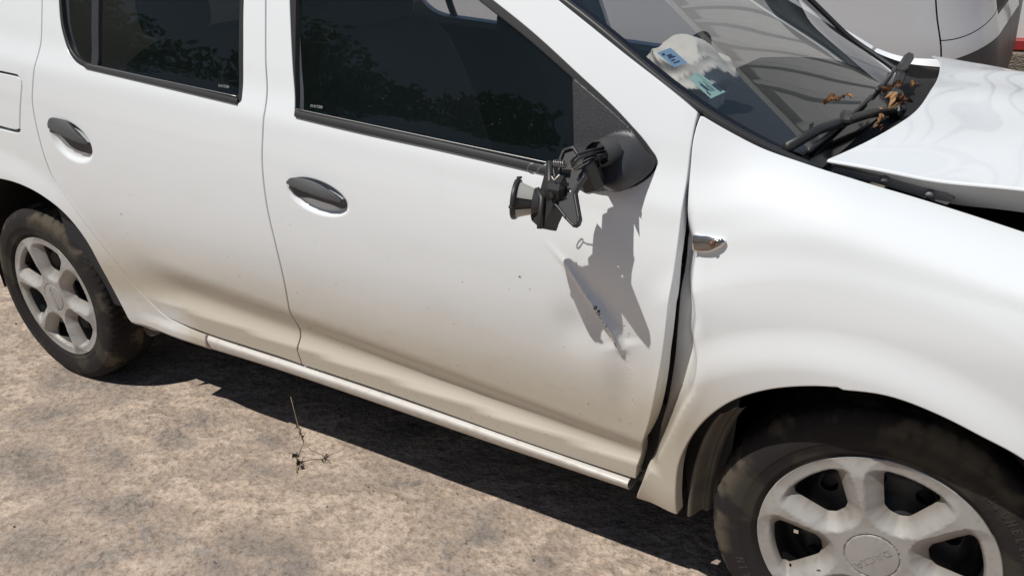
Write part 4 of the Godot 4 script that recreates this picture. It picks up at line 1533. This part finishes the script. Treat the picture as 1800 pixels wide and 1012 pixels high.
func build_leaves() -> void:
	var tones := []
	for c in [lin(.24, .11, .045), lin(.11, .05, .028), lin(.36, .20, .09), lin(.06, .032, .02)]:
		var m := mat(c, .7)
		m.backlight_enabled = true
		m.backlight = Color(.2, .1, .04)
		tones.append(m)
	var spots := [
		[Vector3(-.232, 1.052, -.345), 0, 0.94, "large curled tan leaf lying against the windscreen beside the near wiper blade"],
		[Vector3(-.222, 1.050, -.385), 1, 0.50, "small crumpled brown leaf on the glass right of the large tan leaf"],
		[Vector3(-.215, 1.050, -.415), 2, 0.50, "small pale brown leaf scrap near the wiper, right of the crumpled one"],
		[Vector3(-.150, 1.022, -.50), 2, 1.08, "big pale tan leaf leaning on the wiper pivot in the gutter"],
		[Vector3(-.140, 1.018, -.545), 0, 0.94, "orange brown leaf wedged between wiper pivot and hood edge"],
		[Vector3(-.155, 1.035, -.60), 1, 0.94, "dark brown folded leaf on top of the gutter leaf heap"],
		[Vector3(-.135, 1.028, -.66), 2, 0.72, "bright tan leaf at the far end of the leaf heap"],
		[Vector3(-.130, 1.010, -.58), 3, 0.94, "blackish rotten leaf under the heap beside the hood edge"],
		[Vector3(-.150, 1.006, -.42), 0, 0.65, "brown leaf lying below the near wiper in the shade of the hood"],
		[Vector3(-.145, 1.006, -.36), 1, 0.65, "small dark leaf in the shaded gutter nearest the wing"],
		[Vector3(-.160, 1.012, -.47), 2, 0.50, "light brown leaf scrap just below the wiper arm"],
		[Vector3(-.165, 1.035, -.56), 0, 0.72, "curled rust leaf standing upright behind the wiper arm"],
	]
	for k in spots.size():
		var s: Array = spots[k]
		var o := obj("dry_leaf", leaf_mesh(k + 3), tones[s[1]])
		o.position = s[0]
		o.scale = Vector3.ONE * s[2] * .78
		o.rotation = Vector3(rng.randf_range(-.9, .9), rng.randf_range(0, TAU), rng.randf_range(-.9, .9))
		tag(o, s[3], "leaf", "dry leaves in the windscreen gutter")

func build_weed() -> void:
	var t := thing("dry_weed", "thin dried weed stalk standing in the concrete beside the car's shadow", "weed", Vector3(-1.492, 0, .048))
	var o := t.position
	var straw := mat(lin(.34, .27, .18), .8)
	var brown := mat(lin(.10, .075, .05), .85)
	obj("stem", tubes([[Vector3(-1.516, .215, 0) - o, Vector3(-1.511, .17, 0) - o, Vector3(-1.509, .147, 0) - o, Vector3(-1.503, .105, 0) - o, Vector3(-1.496, .071, 0) - o]], .0009, .0020, 5), straw, t)
	obj("stem", tubes([[Vector3(-1.496, .071, 0) - o, Vector3(-1.515, .04, .0) - o, Vector3(-1.525, .012, .01) - o, Vector3(-1.51, .006, .03) - o, Vector3.ZERO]], .0018, .0013, 5), straw, t)
	obj("stem", tubes([[Vector3(-1.496, .071, 0) - o, Vector3(-1.472, .052, 0) - o, Vector3(-1.45, .03, -.02) - o, Vector3(-1.435, .003, -.03) - o]], .0017, .0010, 5), straw, t)
	rng.seed = 31
	for c in [Vector3(-1.512, .115, .0), Vector3(-1.498, .10, .004), Vector3(-1.528, .014, .008), Vector3(-1.512, .010, .022), Vector3(-1.497, .085, .0)]:
		var lines := []
		for k in 5:
			var d := Vector3(rng.randf_range(-1, 1), rng.randf_range(-.4, .9), rng.randf_range(-1, 1)) * .014
			lines.append([c - o, c - o + d * .6 + Vector3(0, .003, 0), c - o + d])
		obj("seed_head", tubes(lines, .0016, .0006, 4), brown, t)
	for k in 2:
		var l := obj("leaf", leaf_mesh(20 + k), brown, t)
		l.scale = Vector3.ONE * .55
		l.position = [Vector3(-1.526, .018, .01), Vector3(-1.505, .008, .026)][k] - o
		l.rotation = Vector3(.4, 1.0 + k, .3)

func build_debris() -> void:
	rng.seed = 77
	var mm := MultiMesh.new()
	mm.transform_format = MultiMesh.TRANSFORM_3D
	var chip := SphereMesh.new()
	chip.radius = 1.0
	chip.height = 1.3
	chip.radial_segments = 7
	chip.rings = 4
	mm.mesh = chip
	mm.instance_count = 420
	for k in 420:
		var p := Vector3(rng.randf_range(-4.2, .2), .001, rng.randf_range(-.7, 1.5))
		var s := rng.randf_range(.0008, .0022) * (2.4 if k % 23 == 0 else 1.0)
		var b := Basis.from_euler(Vector3(0, rng.randf() * TAU, 0)).scaled_local(Vector3(s * rng.randf_range(.7, 2.2), s * .6, s))
		mm.set_instance_transform(k, Transform3D(b, p))
	var o := MultiMeshInstance3D.new()
	o.name = "grit"
	o.multimesh = mm
	o.material_override = mat(lin(.07, .06, .05), .95)
	o.set_meta("kind", "stuff")
	add_child(o)
	tag(o, "dark grit and bark crumbs scattered over the concrete", "grit")

# ---------------------------------------------------------------- trees across the yard, behind the photographer: the car's glass mirrors them
func build_trees() -> void:
	var bark := textured(lin(.12, .09, .07), lin(.06, .05, .04), .95, 8.0, .5)
	var leaf := mat(lin(.05, .085, .028), .6)
	leaf.backlight_enabled = true
	leaf.backlight = Color(.12, .2, .05)
	rng.seed = 41
	var spots := [
		[Vector3(-7.5, 0, 9.5), 4.6, 2.4, "tall round tree across the yard, nearest the white car's tail"],
		[Vector3(-12.5, 0, 10.5), 5.8, 3.0, "tallest broad tree at the back of the yard beyond the car's tail"],
		[Vector3(-3.2, 0, 12.0), 4.6, 2.6, "middle sized tree straight across the yard from the front door"],
		[Vector3(2.8, 0, 13.0), 5.0, 2.8, "broad tree across the yard off the white car's front wheel"],
		[Vector3(-18.0, 0, 9.0), 6.6, 3.4, "large far tree at the left end of the row across the yard"],
	]
	for s in spots:
		var t := thing("tree", s[3], "tree", s[0], "trees across the yard")
		var h: float = s[1] * 1.22
		var r: float = s[2]
		obj("trunk", tubes([[Vector3(0, -.05, 0), Vector3(.08, h * .3, .05), Vector3(0, h * .7, 0)]], .16, .05, 9), bark, t)
		for k in 5:
			var g := TAU * k / 5 + rng.randf()
			obj("limb", tubes([[Vector3(.05, h * (.30 + .05 * k), .03), Vector3(cos(g) * r * .4, h * (.45 + .05 * k), sin(g) * r * .4), Vector3(cos(g) * r * .75, h * (.55 + .06 * k), sin(g) * r * .75)]], .06, .015, 6), bark, t)
		var lump := []
		for k in 16:
			var d := Vector3(rng.randfn(), rng.randfn() * .8, rng.randfn()).normalized() * rng.randf_range(.35, .8)
			lump.append([Vector3(d.x * r, h * .66 + d.y * h * .33, d.z * r), r * rng.randf_range(.28, .48)])
		var mm := MultiMesh.new()
		mm.transform_format = MultiMesh.TRANSFORM_3D
		mm.mesh = leaf_mesh(50)
		mm.instance_count = 11000
		for k in 11000:
			var l: Array = lump[rng.randi() % lump.size()]
			var d := Vector3(rng.randfn(), rng.randfn(), rng.randfn()).normalized() * pow(rng.randf(), .45)
			var at: Vector3 = l[0] + d * l[1]
			mm.set_instance_transform(k, Transform3D(Basis.from_euler(Vector3(rng.randf() * TAU, rng.randf() * TAU, rng.randf() * TAU)).scaled_local(Vector3.ONE * rng.randf_range(3.4, 6.0)), at))
		var crown := MultiMeshInstance3D.new()
		crown.name = "crown"
		crown.multimesh = mm
		crown.material_override = leaf
		crown.set_meta("kind", "stuff")
		t.add_child(crown)

# ---------------------------------------------------------------- run
func _ready() -> void:
	rng.seed = 11
	noise.seed = 2
	noise.frequency = 1.0
	noise.fractal_octaves = 3
	noise_fine.seed = 14
	noise_fine.frequency = 1.0
	noise_fine.fractal_octaves = 2
	var cam := Camera3D.new()
	cam.name = "camera"
	cam.fov = 36.49
	cam.near = .05
	cam.far = 200.0
	add_child(cam)
	cam.transform = Transform3D(Basis(Vector3.UP, .580) * Basis(Vector3.RIGHT, -.427) * Basis(Vector3.BACK, -.056), Vector3(.152, 1.456, 1.400))
	var env := Environment.new()
	env.background_mode = Environment.BG_SKY
	var sky_mat := ProceduralSkyMaterial.new()
	sky_mat.sky_top_color = Color(.44, .55, .72)
	sky_mat.sky_horizon_color = Color(.86, .89, .92)
	sky_mat.sky_curve = .20
	sky_mat.ground_bottom_color = Color(.35, .31, .27)
	sky_mat.ground_horizon_color = Color(.70, .72, .74)
	sky_mat.energy_multiplier = .55
	var sky := Sky.new()
	sky.sky_material = sky_mat
	env.sky = sky
	env.tonemap_mode = Environment.TONE_MAPPER_LINEAR
	env.tonemap_exposure = .80
	env.sdfgi_enabled = true
	env.ssao_enabled = true
	env.ssil_enabled = true
	var we := WorldEnvironment.new()
	we.name = "world"
	we.environment = env
	add_child(we)
	var sun := DirectionalLight3D.new()
	sun.name = "sun"
	sun.light_energy = 1.5
	sun.light_color = Color(1.0, .985, .96)
	sun.light_angular_distance = .5
	sun.shadow_enabled = true
	add_child(sun)
	sun.transform = Transform3D(Basis.looking_at(-SUN.normalized()), Vector3(0, 6, 0))
	build_materials()
	build_ground()
	build_wall()
	build_trees()
	build_silver_car()
	build_car()
	build_leaves()
	build_weed()
	build_debris()
